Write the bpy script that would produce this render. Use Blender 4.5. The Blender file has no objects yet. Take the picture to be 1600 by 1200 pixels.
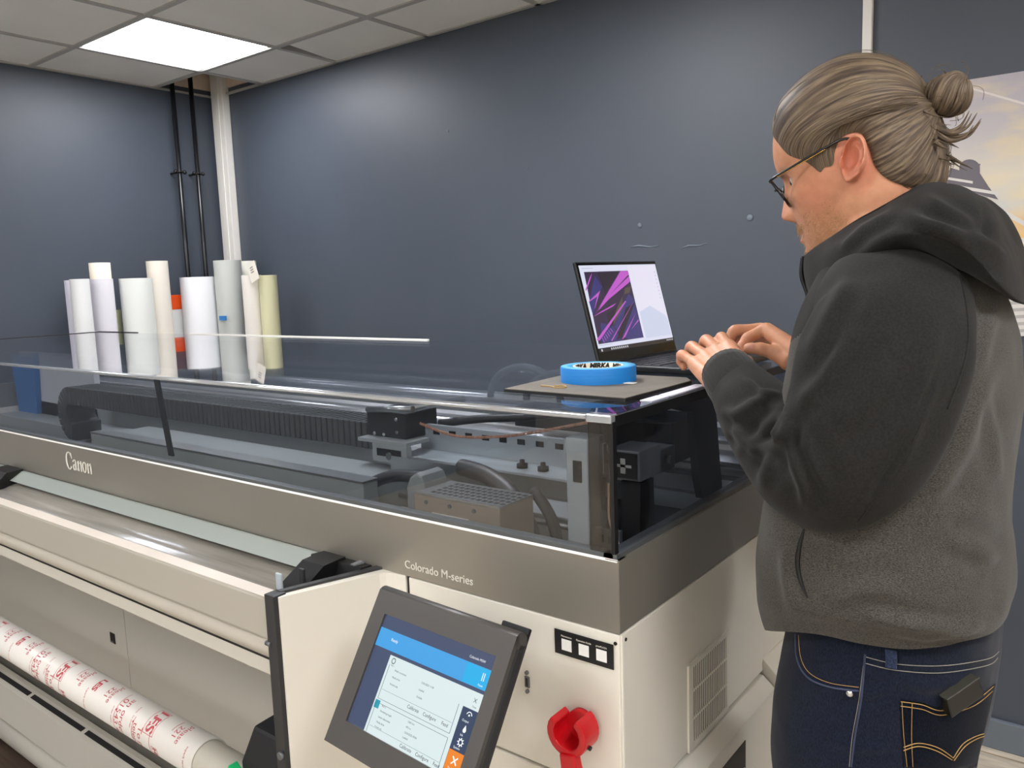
import bpy, bmesh, math, random
import numpy as np
from mathutils import Vector, Matrix, noise
from mathutils.bvhtree import BVHTree

PI = math.pi
random.seed(7)
SC = bpy.context.scene
COL = SC.collection

# ------------------------------------------------------------------ camera
FPX = 1260.234
_p, _r, _y = math.radians(7.44110235), math.radians(-2.01716801), math.radians(127.85244081)
CAM = Vector((0, 0, 1.5))
_f = Vector((math.cos(_y) * math.cos(_p), math.sin(_y) * math.cos(_p), -math.sin(_p)))
_rt = _f.cross(Vector((0, 0, 1))).normalized()
_up = _rt.cross(_f)
_r1 = _rt * math.cos(_r) + _up * math.sin(_r)
_u1 = -_rt * math.sin(_r) + _up * math.cos(_r)
cd = bpy.data.cameras.new('camera')
cam = bpy.data.objects.new('camera', cd)
COL.objects.link(cam)
cd.sensor_width = 36
cd.lens = 36 * FPX / 1600
cd.clip_start = 0.02
cam.matrix_world = Matrix(((_r1.x, _u1.x, -_f.x, 0), (_r1.y, _u1.y, -_f.y, 0), (_r1.z, _u1.z, -_f.z, 1.5), (0, 0, 0, 1)))
SC.camera = cam

# ------------------------------------------------------------------ exposure, world
SC.view_settings.view_transform = 'Standard'
SC.view_settings.look = 'None'
SC.view_settings.gamma = 1
SC.view_settings.use_curve_mapping = False
SC.view_settings.exposure = 0.75
W = bpy.data.worlds.new('world')
SC.world = W
W.use_nodes = True
W.node_tree.nodes['Background'].inputs[0].default_value = (0.9, 0.95, 1, 1)
W.node_tree.nodes['Background'].inputs[1].default_value = 0.05
LIGHT_STRENGTH = 20.0
SC.cycles.transparent_max_bounces = 24
SC.cycles.max_bounces = 10


def ray(px, py):
    px, py = float(px), float(py)
    return (px - 800) / FPX * _r1 - (py - 600) / FPX * _u1 + _f


def at(px, py, d):
    """point at distance d in front of the camera along the sight line of a photo point"""
    return CAM + ray(px, py) * d


def on(px, py, ax, val):
    d = ray(px, py)
    return CAM + d * ((val - CAM[ax]) / d[ax])


def project(P):
    v = np.asarray(P, dtype=float) - np.array(CAM)
    z = v @ np.array(_f)
    return 800 + FPX * (v @ np.array(_r1)) / z, 600 - FPX * (v @ np.array(_u1)) / z, z


# ------------------------------------------------------------------ materials
def srgb(h):
    h = h.lstrip('#')
    c = [int(h[i:i + 2], 16) / 255 for i in (0, 2, 4)]
    return tuple(x / 12.92 if x <= .04045 else ((x + .055) / 1.055) ** 2.4 for x in c) + (1,)


class NT:
    def __init__(s, name):
        s.m = bpy.data.materials.new(name)
        s.m.use_nodes = True
        s.t = s.m.node_tree
        s.b = s.t.nodes['Principled BSDF']
        s.o = s.t.nodes['Material Output']

    def n(s, k, **kw):
        x = s.t.nodes.new(k)
        for a, v in kw.items():
            setattr(x, a, v)
        return x

    def l(s, a, b):
        s.t.links.new(a, b)


def mat(name, col, rough=.5, metal=0., spec=.5, bump=0., bscale=60., vary=0., vscale=8., sheen=0., coat=0., stretch=None, aniso=0., emis=None, estr=0.):
    k = NT(name)
    b = k.b
    c = srgb(col) if isinstance(col, str) else col
    b.inputs['Base Color'].default_value = c
    b.inputs['Roughness'].default_value = rough
    b.inputs['Metallic'].default_value = metal
    b.inputs['Specular IOR Level'].default_value = spec
    b.inputs['Sheen Weight'].default_value = sheen
    b.inputs['Coat Weight'].default_value = coat
    if aniso:
        b.inputs['Anisotropic'].default_value = aniso
    if emis:
        b.inputs['Emission Color'].default_value = srgb(emis)
        b.inputs['Emission Strength'].default_value = estr
    if bump or vary:
        tc = k.n('ShaderNodeTexCoord')
        mp = k.n('ShaderNodeMapping')
        k.l(tc.outputs['Object'], mp.inputs['Vector'])
        if stretch:
            mp.inputs['Scale'].default_value = stretch
        if vary:
            n = k.n('ShaderNodeTexNoise')
            n.inputs['Scale'].default_value = vscale
            n.inputs['Detail'].default_value = 4
            k.l(mp.outputs[0], n.inputs['Vector'])
            r = k.n('ShaderNodeValToRGB')
            r.color_ramp.elements[0].position = .3
            r.color_ramp.elements[1].position = .7
            r.color_ramp.elements[0].color = tuple(x * (1 - vary) for x in c[:3]) + (1,)
            r.color_ramp.elements[1].color = tuple(min(1, x * (1 + vary)) for x in c[:3]) + (1,)
            k.l(n.outputs['Fac'], r.inputs['Fac'])
            k.l(r.outputs['Color'], b.inputs['Base Color'])
        if bump:
            n = k.n('ShaderNodeTexNoise')
            n.inputs['Scale'].default_value = bscale
            n.inputs['Detail'].default_value = 3
            k.l(mp.outputs[0], n.inputs['Vector'])
            u = k.n('ShaderNodeBump')
            u.inputs['Strength'].default_value = bump
            u.inputs['Distance'].default_value = .002
            k.l(n.outputs['Fac'], u.inputs['Height'])
            k.l(u.outputs['Normal'], b.inputs['Normal'])
    return k.m


def emit(name, col, s):
    k = NT(name)
    k.t.nodes.remove(k.b)
    e = k.n('ShaderNodeEmission')
    e.inputs[0].default_value = srgb(col) if isinstance(col, str) else col
    e.inputs[1].default_value = s
    k.l(e.outputs[0], k.o.inputs[0])
    return k.m


def screen_mat(name, col, s=1.0):
    return mat(name, '#050505', rough=.25, emis=col, estr=s)


def clear_mat(name, tint, rough=.02, ior=1.5, refl=1.0):
    """thin clear acrylic sheet: tinted see-through with a Fresnel reflection"""
    k = NT(name)
    k.t.nodes.remove(k.b)
    tr = k.n('ShaderNodeBsdfTransparent')
    tr.inputs[0].default_value = tint
    gl = k.n('ShaderNodeBsdfGlossy')
    gl.inputs['Roughness'].default_value = rough
    gl.inputs['Color'].default_value = (refl, refl, refl, 1)
    ge = k.n('ShaderNodeNewGeometry')
    mr = k.n('ShaderNodeMapRange')
    mr.inputs['To Min'].default_value = ior
    mr.inputs['To Max'].default_value = 1 / ior
    k.l(ge.outputs['Backfacing'], mr.inputs['Value'])
    fr = k.n('ShaderNodeFresnel')
    k.l(mr.outputs[0], fr.inputs['IOR'])
    mx = k.n('ShaderNodeMixShader')
    k.l(fr.outputs[0], mx.inputs[0])
    k.l(tr.outputs[0], mx.inputs[1])
    k.l(gl.outputs[0], mx.inputs[2])
    k.l(mx.outputs[0], k.o.inputs[0])
    return k.m


# ------------------------------------------------------------------ mesh helpers
def setp(o, label=None, cat=None, group=None, kind=None):
    if label: o['label'] = label
    if cat: o['category'] = cat
    if group: o['group'] = group
    if kind: o['kind'] = kind
    return o


def empty(name, loc, label, cat, group=None, rz=0):
    o = bpy.data.objects.new(name, None)
    o.empty_display_size = .05
    COL.objects.link(o)
    o.location = loc
    o.rotation_euler = (0, 0, rz)
    return setp(o, label, cat, group)


def link(name, me, m, parent=None, smooth=None):
    o = bpy.data.objects.new(name, me)
    if m is not None:
        me.materials.clear()
        for x in (m if isinstance(m, (list, tuple)) else [m]):
            me.materials.append(x)
    COL.objects.link(o)
    if parent is not None:
        o.parent = parent
        bpy_inv(o, parent)
    if smooth:
        for p in me.polygons:
            p.use_smooth = True
    return o


_WM = {}


def world_of(o):
    m = Matrix.Translation(o.location) @ o.rotation_euler.to_matrix().to_4x4()
    if o.parent is not None:
        return world_of(o.parent) @ o.matrix_parent_inverse @ m
    return m


def bpy_inv(o, parent):
    o.matrix_parent_inverse = world_of(parent).inverted()


class MB:
    """collects shapes, then links them as ONE mesh object (world coordinates)"""

    def __init__(s):
        s.bm = bmesh.new()
        s.mi = 0

    def _bev(s, verts, bev, seg=2):
        es = {e for v in verts for e in v.link_edges}
        bmesh.ops.bevel(s.bm, geom=list(es), offset=bev, segments=seg, affect='EDGES', profile=.6, clamp_overlap=True)

    def box(s, x0, x1, y0, y1, z0, z1, bev=0., seg=2, M=None):
        vs = [s.bm.verts.new((x, y, z)) for x in (x0, x1) for y in (y0, y1) for z in (z0, z1)]
        fs = []
        for idx in ((0, 1, 3, 2), (4, 6, 7, 5), (0, 4, 5, 1), (2, 3, 7, 6), (0, 2, 6, 4), (1, 5, 7, 3)):
            f = s.bm.faces.new([vs[i] for i in idx])
            f.material_index = s.mi
            fs.append(f)
        if M is not None:
            for v in vs: v.co = M @ v.co
        if bev: s._bev(vs, bev, seg)
        return s

    def prism(s, pts, a0, a1, ax='x', bev=0., M=None):
        """polygon in the plane across axis ax, extruded from a0 to a1"""
        def mk(p, a):
            if ax == 'x': return (a, p[0], p[1])
            if ax == 'y': return (p[0], a, p[1])
            return (p[0], p[1], a)
        A = [s.bm.verts.new(mk(p, a0)) for p in pts]
        B = [s.bm.verts.new(mk(p, a1)) for p in pts]
        n = len(pts)
        fs = [s.bm.faces.new(A[::-1]), s.bm.faces.new(B)]
        for i in range(n):
            fs.append(s.bm.faces.new((A[i], A[(i + 1) % n], B[(i + 1) % n], B[i])))
        for f in fs: f.material_index = s.mi
        if M is not None:
            for v in A + B: v.co = M @ v.co
        bmesh.ops.recalc_face_normals(s.bm, faces=fs)
        if bev: s._bev(A + B, bev)
        return s

    def cyl(s, p0, p1, r0, r1=None, n=24, cap=True):
        return s.tube([p0, p1], [r0, r0 if r1 is None else r1], n, cap)

    def tube(s, pts, r, n=10, cap=True, closed=False):
        pts = [Vector(p) for p in pts]
        if not isinstance(r, (list, tuple)): r = [r] * len(pts)
        rings = []
        nrm = None
        m = len(pts)
        for i, p in enumerate(pts):
            if closed:
                t = (pts[(i + 1) % m] - pts[i - 1]).normalized()
            else:
                t = (pts[min(i + 1, m - 1)] - pts[max(i - 1, 0)]).normalized()
            if nrm is None:
                nrm = t.orthogonal().normalized()
            nrm = (nrm - t * nrm.dot(t))
            nrm = nrm.normalized() if nrm.length > 1e-6 else t.orthogonal().normalized()
            b = t.cross(nrm)
            rings.append([s.bm.verts.new(p + (nrm * math.cos(2 * PI * k / n) + b * math.sin(2 * PI * k / n)) * r[i]) for k in range(n)])
        rng = range(m) if closed else range(m - 1)
        for i in rng:
            A, B = rings[i], rings[(i + 1) % m]
            for k in range(n):
                f = s.bm.faces.new((A[k], A[(k + 1) % n], B[(k + 1) % n], B[k]))
                f.smooth = True
                f.material_index = s.mi
        if cap and not closed:
            s.bm.faces.new(rings[0][::-1]).material_index = s.mi
            s.bm.faces.new(rings[-1]).material_index = s.mi
        return s

    def loft(s, rings, closed_u=True, cap=True, smooth=True):
        R = [[s.bm.verts.new(p) for p in r] for r in rings]
        n = len(R[0])
        for A, B in zip(R, R[1:]):
            for k in range(n if closed_u else n - 1):
                f = s.bm.faces.new((A[k], A[(k + 1) % n], B[(k + 1) % n], B[k]))
                f.smooth = smooth
                f.material_index = s.mi
        if cap and closed_u:
            s.bm.faces.new(R[0][::-1]).material_index = s.mi
            s.bm.faces.new(R[-1]).material_index = s.mi
        return s

    def lathe(s, prof, c, axis=(0, 0, 1), n=40, closed=False):
        """prof: (radius, height) list revolved about axis through c"""
        ax = Vector(axis).normalized()
        a = ax.orthogonal().normalized()
        b = ax.cross(a)
        c = Vector(c)
        R = [[s.bm.verts.new(c + ax * h + (a * math.cos(2 * PI * k / n) + b * math.sin(2 * PI * k / n)) * r) for k in range(n)] for r, h in prof]
        if closed: R.append(R[0])
        for A, B in zip(R, R[1:]):
            for k in range(n):
                f = s.bm.faces.new((A[k], A[(k + 1) % n], B[(k + 1) % n], B[k]))
                f.material_index = s.mi
                f.smooth = True
        if not closed:
            if prof[0][0] > 1e-5: s.bm.faces.new(R[0][::-1])
            if prof[-1][0] > 1e-5: s.bm.faces.new(R[-1])
        return s

    def ball(s, c, r, sc=(1, 1, 1), n=16):
        M = Matrix.Translation(c) @ Matrix.Diagonal((r * sc[0], r * sc[1], r * sc[2], 1))
        ret = bmesh.ops.create_uvsphere(s.bm, u_segments=n, v_segments=max(6, n // 2 + 2), radius=1, matrix=M)
        for v in ret['verts']:
            for f in v.link_faces:
                f.smooth = True
                f.material_index = s.mi
        return s

    def poly(s, pts):
        f = s.bm.faces.new([s.bm.verts.new(p) for p in pts])
        f.material_index = s.mi
        return s

    def add_mesh(s, me, M=None):
        n0 = len(s.bm.verts)
        s.bm.from_mesh(me)
        s.bm.verts.ensure_lookup_table()
        if M is not None:
            for v in s.bm.verts[n0:]: v.co = M @ v.co
        return s

    def build(s, name, m, parent=None, recalc=True, auto=None):
        if recalc: bmesh.ops.recalc_face_normals(s.bm, faces=s.bm.faces[:])
        me = bpy.data.meshes.new(name)
        s.bm.to_mesh(me)
        s.bm.free()
        o = link(name, me, m, parent)
        if auto is not None:
            me.set_sharp_from_angle(angle=math.radians(auto))
            for p in me.polygons: p.use_smooth = True
        return o


def build_each(mb, name, m, parent=None):
    """links every separate piece of what was collected as an object of its own"""
    bm = mb.bm
    bmesh.ops.recalc_face_normals(bm, faces=bm.faces[:])
    todo, out = set(bm.verts), []
    while todo:
        v0 = todo.pop()
        isl, st = {v0}, [v0]
        while st:
            v = st.pop()
            for e in v.link_edges:
                w = e.other_vert(v)
                if w in todo:
                    todo.discard(w)
                    isl.add(w)
                    st.append(w)
        out.append(sorted(isl, key=lambda v: v.index))
    bm.verts.index_update()
    out = [sorted(i, key=lambda v: v.index) for i in out]
    out.sort(key=lambda i: i[0].index)
    objs = []
    for isl in out:
        idx = {v: k for k, v in enumerate(isl)}
        faces = {f for v in isl for f in v.link_faces}
        me = bpy.data.meshes.new(name)
        fl = sorted(faces, key=lambda f: f.index)
        me.from_pydata([tuple(v.co) for v in isl], [], [[idx[v] for v in f.verts] for f in fl])
        for p, f in zip(me.polygons, fl): p.use_smooth = f.smooth
        objs.append(link(name, me, m, parent))
    bm.free()
    return objs


def struct(o, kind='structure'):
    o['kind'] = kind
    return o


def text_mesh(body, size, align='LEFT', extrude=0.0, bold=0.0, shear=0.0, space=1.0):
    c = bpy.data.curves.new('lettering', 'FONT')
    c.body = body
    c.size = size
    c.align_x = align
    c.align_y = 'CENTER'
    c.extrude = extrude
    c.offset = bold
    c.shear = shear
    c.space_character = space
    c.resolution_u = 4
    o = bpy.data.objects.new('lettering', c)
    me = bpy.data.meshes.new_from_object(o)
    bpy.data.objects.remove(o)
    return me


def frame_mat(o, x, y):
    """matrix with local x, y axes along the given world vectors, origin o"""
    x = Vector(x).normalized()
    y = Vector(y)
    y = (y - x * y.dot(x)).normalized()
    z = x.cross(y)
    M = Matrix((x, y, z)).transposed().to_4x4()
    M.translation = Vector(o)
    return M


def catmull(P, n, closed=False):
    P = np.asarray(P, dtype=float)
    m = len(P)
    out = []
    ts = np.linspace(0, m if closed else m - 1, n, endpoint=not closed)
    for t in ts:
        i = int(math.floor(t))
        if not closed: i = min(i, m - 2)
        f = t - i
        g = (lambda k: P[k % m]) if closed else (lambda k: P[min(max(k, 0), m - 1)])
        a, b, c, d = g(i - 1), g(i), g(i + 1), g(i + 2)
        out.append(.5 * ((2 * b) + (c - a) * f + (2 * a - 5 * b + 4 * c - d) * f * f + (3 * b - a - 3 * c + d) * f ** 3))
    return np.array(out)

# ================================================================== the room
XL, XR, YB, YW, ZC, ZT = -4.2, 3.2, -4.0, 2.75, 2.573, 3.05
M_wall = mat('slate_blue_paint', '#4a515c', rough=.46, spec=.55, bump=.12, bscale=9, vary=.04, vscale=2.5)
M_ceil = mat('ceiling_tile_white', '#f3f1eb', rough=.95, spec=.1, bump=.25, bscale=150, vary=.03, vscale=4)
M_grid = mat('grid_bar_grey', '#b5b3ae', rough=.5)
M_white = mat('white_pvc', '#e9e6df', rough=.4, bump=.1, bscale=30)
M_black = mat('black_plastic', '#0b0b0c', rough=.4)
M_brick = mat('plenum_plaster', '#e6cfb6', rough=.9, vary=.12, vscale=6)


def wood_floor():
    k = NT('dark_wood_floor')
    tc = k.n('ShaderNodeTexCoord')
    mp = k.n('ShaderNodeMapping')
    mp.inputs['Scale'].default_value = (1, 7, 1)
    br = k.n('ShaderNodeTexBrick')
    br.inputs['Scale'].default_value = 1
    br.inputs['Brick Width'].default_value = 1.2
    br.inputs['Row Height'].default_value = .18
    br.inputs['Mortar Size'].default_value = .004
    br.inputs['Color1'].default_value = srgb('#d9d0bf')
    br.inputs['Color2'].default_value = srgb('#c9bfad')
    br.inputs['Mortar'].default_value = srgb('#a39274')
    n = k.n('ShaderNodeTexNoise')
    n.inputs['Scale'].default_value = 6
    n.inputs['Detail'].default_value = 6
    mx = k.n('ShaderNodeMix', data_type='RGBA', blend_type='MULTIPLY')
    mx.inputs[0].default_value = .7
    k.l(tc.outputs['Object'], mp.inputs[0])
    k.l(mp.outputs[0], n.inputs['Vector'])
    k.l(tc.outputs['Object'], br.inputs['Vector'])
    rp = k.n('ShaderNodeValToRGB')
    rp.color_ramp.elements[0].position = .3
    rp.color_ramp.elements[0].color = (.45, .43, .42, 1)
    rp.color_ramp.elements[1].position = .7
    rp.color_ramp.elements[1].color = (1.1, 1.05, 1, 1)
    k.l(n.outputs['Fac'], rp.inputs[0])
    k.l(br.outputs['Color'], mx.inputs[6])
    k.l(rp.outputs[0], mx.inputs[7])
    k.l(mx.outputs[2], k.b.inputs['Base Color'])
    k.b.inputs['Roughness'].default_value = .45
    return k.m


struct(MB().box(XL - .2, XR + .2, YB - .2, YW + .2, -.1, 0).build('floor', wood_floor()))
struct(MB().box(XL - .2, XR + .2, YW, YW + .15, 0, ZT).build('wall_back', M_wall))
struct(MB().box(XL - .15, XL, YB, YW, 0, ZT).build('wall_left', M_wall))
M_wall2 = mat('pale_room_paint', '#e4dfd6', rough=.6, bump=.1, bscale=9)
struct(MB().box(XR, XR + .15, YB, YW, 0, ZT).build('wall_right', M_wall2))
struct(MB().box(XL - .15, XR + .15, YB - .15, YB, 0, ZT).build('wall_front', M_wall2))

fm = MB().box(-4.1, -.95, .05, 1.10, .0005, .005, .001).build('floor_shade_sheet', mat('shaded_wood_grain', '#4a3b30', rough=.6, vary=.35, vscale=14, stretch=(.3, 6, 1)))  # added dark sheet, stands in for the dark shaded floor before the printer
setp(fm, 'added dark brown wood grain sheet for the dark, shaded floor along the printer front', 'floor sheet')

# suspended ceiling: tiles between exposed bars, the corner tile missing and one slipped
gx = [XL, -3.735, -3.135, -2.535] + [-1.935 + .6 * i for i in range(9)] + [XR]
gy = [YW, 2.385]
while gy[-1] - .61 > YB: gy.append(gy[-1] - .61)
gy.append(YB)
LAMPS = {(1, 1)}
for (i, j) in ((4, 2), (1, 5), (8, 4), (10, 1), (5, 6), (9, 8), (2, 9), (6, 10)): LAMPS.add((i, j))  # unseen panels added for fill; two read off the lit wall and side panel
cb = MB()
for i in range(len(gx) - 1):
    for j in range(len(gy) - 1):
        if (i, j) in LAMPS or (i, j) == (0, 0): continue
        x0, x1, y1, y0 = gx[i], gx[i + 1], gy[j], gy[j + 1]
        if x1 - x0 < .05 or y1 - y0 < .05: continue
        if (i, j) == (2, 0):
            cb.prism([(x0 + .07, y0), (x1, y0), (x1, y1), (x0 - .004, y1)], ZC, ZC + .015, 'z')
        else:
            cb.box(x0, x1, y0, y1, ZC, ZC + .015)
ceil = struct(cb.build('ceiling', M_ceil))
gb = MB()
for x in gx[1:-1]: gb.box(x - .012, x + .012, YB, YW, ZC - .006, ZC + .03)
for y in gy[1:-1]: gb.box(XL, XR, y - .012, y + .012, ZC - .0065, ZC + .03)
gb.box(XL, XR, YW - .022, YW, ZC - .006, ZC + .002).box(XL, XL + .022, YB, YW, ZC - .0062, ZC + .0018)
gb.build('grid_bar', M_grid, ceil)
pl = MB()
pl.box(XL - .15, XR + .15, YB - .15, YW + .15, ZT, ZT + .1)
pl.box(XL + .001, XL + .012, 2.0, YW, ZC + .03, ZT).box(XL, -3.4, YW - .012, YW - .001, ZC + .03, ZT)
struct(pl.build('trim_1', M_brick))

M_panel = emit('led_panel_glow', '#fbfbff', LIGHT_STRENGTH)
M_dim = emit('led_panel_glow_soft', '#fbfbff', LIGHT_STRENGTH * .6)
M_lampframe = mat('white_lamp_frame', '#f2f0ea', rough=.4)
for (i, j) in sorted(LAMPS):
    x0, x1, y1, y0 = gx[i] + .014, gx[i + 1] - .014, gy[j] - .014, gy[j + 1] + .014
    vis = (i, j) == (1, 1)
    t = empty('ceiling_light', ((x0 + x1) / 2, (y0 + y1) / 2, ZC),
              'square white glowing ceiling panel lamp above the paper rolls' if vis else 'unseen square glowing ceiling panel lamp put overhead to light the room',
              'ceiling light', None if vis else 'unseen ceiling lamps put in for light')
    MB().box(x0, x1, y0, y1, ZC, ZC + .03).build('frame', M_lampframe, t)
    d = MB().box(x0 + .012, x1 - .012, y0 + .012, y1 - .012, ZC - .003, ZC + .001)
    d.build('diffuser', M_dim if vis else M_panel, t)

# skirting, cable trunking, pipes
M_skirt = mat('skirting_grey_blue', '#6f7882', rough=.35)
struct(MB().box(XL, XR, YW - .018, YW - .0005, 0, .095, .004).build('baseboard_back', M_skirt))
struct(MB().box(XL + .0005, XL + .018, YB, YW - .02, 0, .095, .004).build('baseboard_left', M_skirt))
t = MB().box(-4.165, -4.055, YW - .045, YW - .001, .1, ZT - .02, .004)
o = t.build('cable_trunking', M_white)
setp(o, 'wide white cable trunking running up the corner behind the paper rolls', 'trunking')
MB().box(-4.125, -4.095, YW - .049, YW - .044, .1, ZT - .03, .001).build('lid_seam', M_white, o)
o = MB().box(-.712, -.684, YW - .02, YW - .001, .1, ZC + .02, .003).build('cable_trunking', M_white)
setp(o, "narrow white cable trunking on the wall above the man's head", 'trunking')
for k, (yy, lab) in enumerate(((2.447, 'black heating pipe on the left wall, farther from the corner'), (2.556, 'black heating pipe on the left wall, nearer the corner'))):
    t = empty('pipe', (-4.115, yy, .1), lab, 'pipe', 'twin black pipes')
    MB().cyl((-4.115, yy, .02), (-4.115, yy, ZT - .02), .0125, n=20).build('tube', mat('black_pipe_paint', '#15161a', rough=.25), t)
    for z in (2.13, 1.0):
        c = MB()
        c.cyl((-4.2, yy, z), (-4.115, yy, z), .006)
        c.tube([(-4.115 + .016 * math.cos(a), yy + .016 * math.sin(a), z) for a in np.linspace(0, 2 * PI, 20, endpoint=False)], .004, closed=True)
        for s in (-1, 1): c.ball((-4.108, yy + s * .026, z), .011)
        c.cyl((-4.108, yy - .026, z), (-4.108, yy + .026, z), .005)
        c.build('clip', M_black, t)

# dents and scuffs in the paint on the wall
sc = MB()
for (px, py, r) in ((1172, 340, .012), (1000, 352, .01), (700, 205, .006), (824, 263, .003)):
    p = on(px, py, 1, YW - .0005)
    sc.lathe([(r, 0), (r * .8, .0025), (.0005, .003)], p, (0, -1, 0), 16)
for pts in (((985, 386), (1030, 384)), ((1064, 388), (1105, 380))):
    p, q = on(*pts[0], 1, YW - .0006), on(*pts[1], 1, YW - .0006)
    sc.tube([p, p.lerp(q, .3) + Vector((0, 0, .004)), p.lerp(q, .7) - Vector((0, 0, .003)), q], [.001, .004, .003, .001], n=6)
o = sc.build('trim_2', mat('scuffed_paint', '#737c88', rough=.5))
struct(o)

# ------------------------------------------------------------------ poster
pt = empty('poster', (0.35, YW - .002, 1.65), 'large photo poster of a ship mast at sunset on the wall behind the man', 'poster')
PX0, PX1, PZ0, PZ1 = -.525, 1.3, 1.284, 2.025


def poster_mat():
    k = NT('printed_sunset')
    tc = k.n('ShaderNodeTexCoord')
    sep = k.n('ShaderNodeSeparateXYZ')
    k.l(tc.outputs['Object'], sep.inputs[0])
    mr = k.n('ShaderNodeMapRange')
    mr.inputs['From Min'].default_value = PZ0
    mr.inputs['From Max'].default_value = PZ1
    k.l(sep.outputs['Z'], mr.inputs['Value'])
    n = k.n('ShaderNodeTexNoise')
    mp = k.n('ShaderNodeMapping')
    mp.inputs['Scale'].default_value = (3.2, 1, 9)
    k.l(tc.outputs['Object'], mp.inputs[0])
    k.l(mp.outputs[0], n.inputs['Vector'])
    n.inputs['Scale'].default_value = 1.6
    n.inputs['Detail'].default_value = 6
    r = k.n('ShaderNodeValToRGB')
    e = r.color_ramp.elements
    e[0].position, e[0].color = 0, srgb('#c9a06a')
    e[1].position, e[1].color = 1, srgb('#b9b4bd')
    for p, c in ((.32, '#f2bd68'), (.45, '#e9c795'), (.5, '#d6d6d2'), (.62, '#e6ddc9'), (.74, '#cfcac8'), (.86, '#c3bec4')):
        q = e.new(p)
        q.color = srgb(c)
    k.l(mr.outputs[0], r.inputs[0])
    cr = k.n('ShaderNodeValToRGB')
    cr.color_ramp.elements[0].position = .48
    cr.color_ramp.elements[1].position = .66
    k.l(n.outputs['Fac'], cr.inputs[0])
    mx = k.n('ShaderNodeMix', data_type='RGBA')
    mx.inputs[7].default_value = srgb('#efdcae')
    ml = k.n('ShaderNodeMath', operation='MULTIPLY')
    ml.inputs[1].default_value = .55
    k.l(cr.outputs[0], ml.inputs[0])
    k.l(ml.outputs[0], mx.inputs[0])
    k.l(r.outputs[0], mx.inputs[6])
    k.l(mx.outputs[2], k.b.inputs['Base Color'])
    k.b.inputs['Roughness'].default_value = .45
    return k.m


MB().box(PX0, PX1, YW - .005, YW - .001, PZ0, PZ1).build('sheet', poster_mat(), pt)
YP = YW - .0055
sp = MB()


def pp(px, py): q = on(px, py, 1, YP); return (q.x, q.z)


def ppoly(mb, pts, d=.0006): mb.prism([pp(*p) for p in pts], YP - d, YP, 'y')


ppoly(sp, [(1485, 262), (1502, 267), (1528, 266), (1545, 292), (1560, 312), (1530, 304), (1500, 300), (1478, 290)])
ppoly(sp, [(1502, 267), (1528, 268), (1532, 256), (1500, 256)])
dome = [(1515 + 16 * math.cos(a), 262 - 13 * math.sin(a)) for a in np.linspace(0, PI, 14)]
ppoly(sp, dome + [(1499, 270), (1531, 270)][::1], .0007)
sp.build('printed_mast', mat('printed_mast_grey', '#6f6a72', rough=.45), pt)
sh = MB()
ppoly(sh, [(1468, 296), (1542, 303), (1556, 380), (1578, 438), (1640, 448), (1720, 450), (1720, 520), (1453, 524)], .0004)
sh.build('printed_superstructure', mat('printed_ship_grey', '#b9b5b4', rough=.45), pt)
sw = MB()
for (a, b, w) in (((1470, 275), (1520, 283), 4), ((1500, 290), (1560, 300), 5), ((1540, 312), (1600, 345), 8), ((1590, 372), (1640, 372), 9)):
    ppoly(sw, [a, b, (b[0], b[1] + w), (a[0], a[1] + w)], .0008)
for y in range(455, 522, 11):
    ppoly(sw, [(1560, y), (1680, y - 6), (1680, y), (1560, y + 6)], .0008)
build_each(sw, 'printed_deck', mat('printed_white', '#dfdcd8', rough=.45), pt)
sl = MB()
ppoly(sl, [(1505, 133), (1600, 160), (1660, 178), (1660, 181), (1600, 164), (1505, 136)], .0005)
sl.build('printed_contrail', mat('printed_pale', '#e4ddda', rough=.45), pt)

# ------------------------------------------------------------------ rolls of paper standing behind the printer
def roll(name, label, cx, cy, z1, r, col, z0=0.0, hollow=True, lean=0, rough=.55, flap=None):
    t = empty(name, (cx, cy, 0), label, 'paper roll', 'rolls standing in the corner')
    b = MB()
    n = 48
    # an overlapping sheet edge makes each roll a spiral, not a plain cylinder
    prof = []
    for k in range(n + 7):
        a = 2 * PI * k / n + 2.2
        rr = r * (1 + .025 * k / n)
        prof.append((rr * math.cos(a), rr * math.sin(a)))
    inner = [(x * .93, y * .93) for x, y in prof]
    rings = []
    for z in (z0, z1):
        dx = lean * (z - z0)
        rings.append(([(cx + x + dx, cy + y, z) for x, y in prof], [(cx + x + dx, cy + y, z) for x, y in inner]))
    A, B = rings
    b.loft([[*A[0], *A[1][::-1]], [*B[0], *B[1][::-1]]], closed_u=True, cap=False, smooth=False)
    o = b.build('sheet', mat('paper_' + name + str(round(cx * 100)), col, rough=rough), t, auto=40)
    if hollow:
        c = MB()
        c.lathe([(r * .5, z0 + .005), (r * .5, z1 - .01), (r * .42, z1 - .01), (r * .42, z0 + .005)], (cx + lean * (z1 - z0) * .5, cy, 0), closed=True, n=28)
        c.build('core', mat('card_core', '#cdb894', rough=.8), t)
    return t


def rollpx(label, xl, xr, ytop, X=None, Y=None, col='#f0efec', **k):
    if X is not None:
        a, b = on(xl, ytop, 0, X), on(xr, ytop, 0, X)
        f = abs(b.y - a.y) / 2 * .86
    else:
        a, b = on(xl, ytop, 1, Y), on(xr, ytop, 1, Y)
        f = abs(b.x - a.x) / 2 * .57
    c = (a + b) / 2
    return roll('paper_roll', label, c.x, c.y, c.z, f, col, **k)


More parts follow.
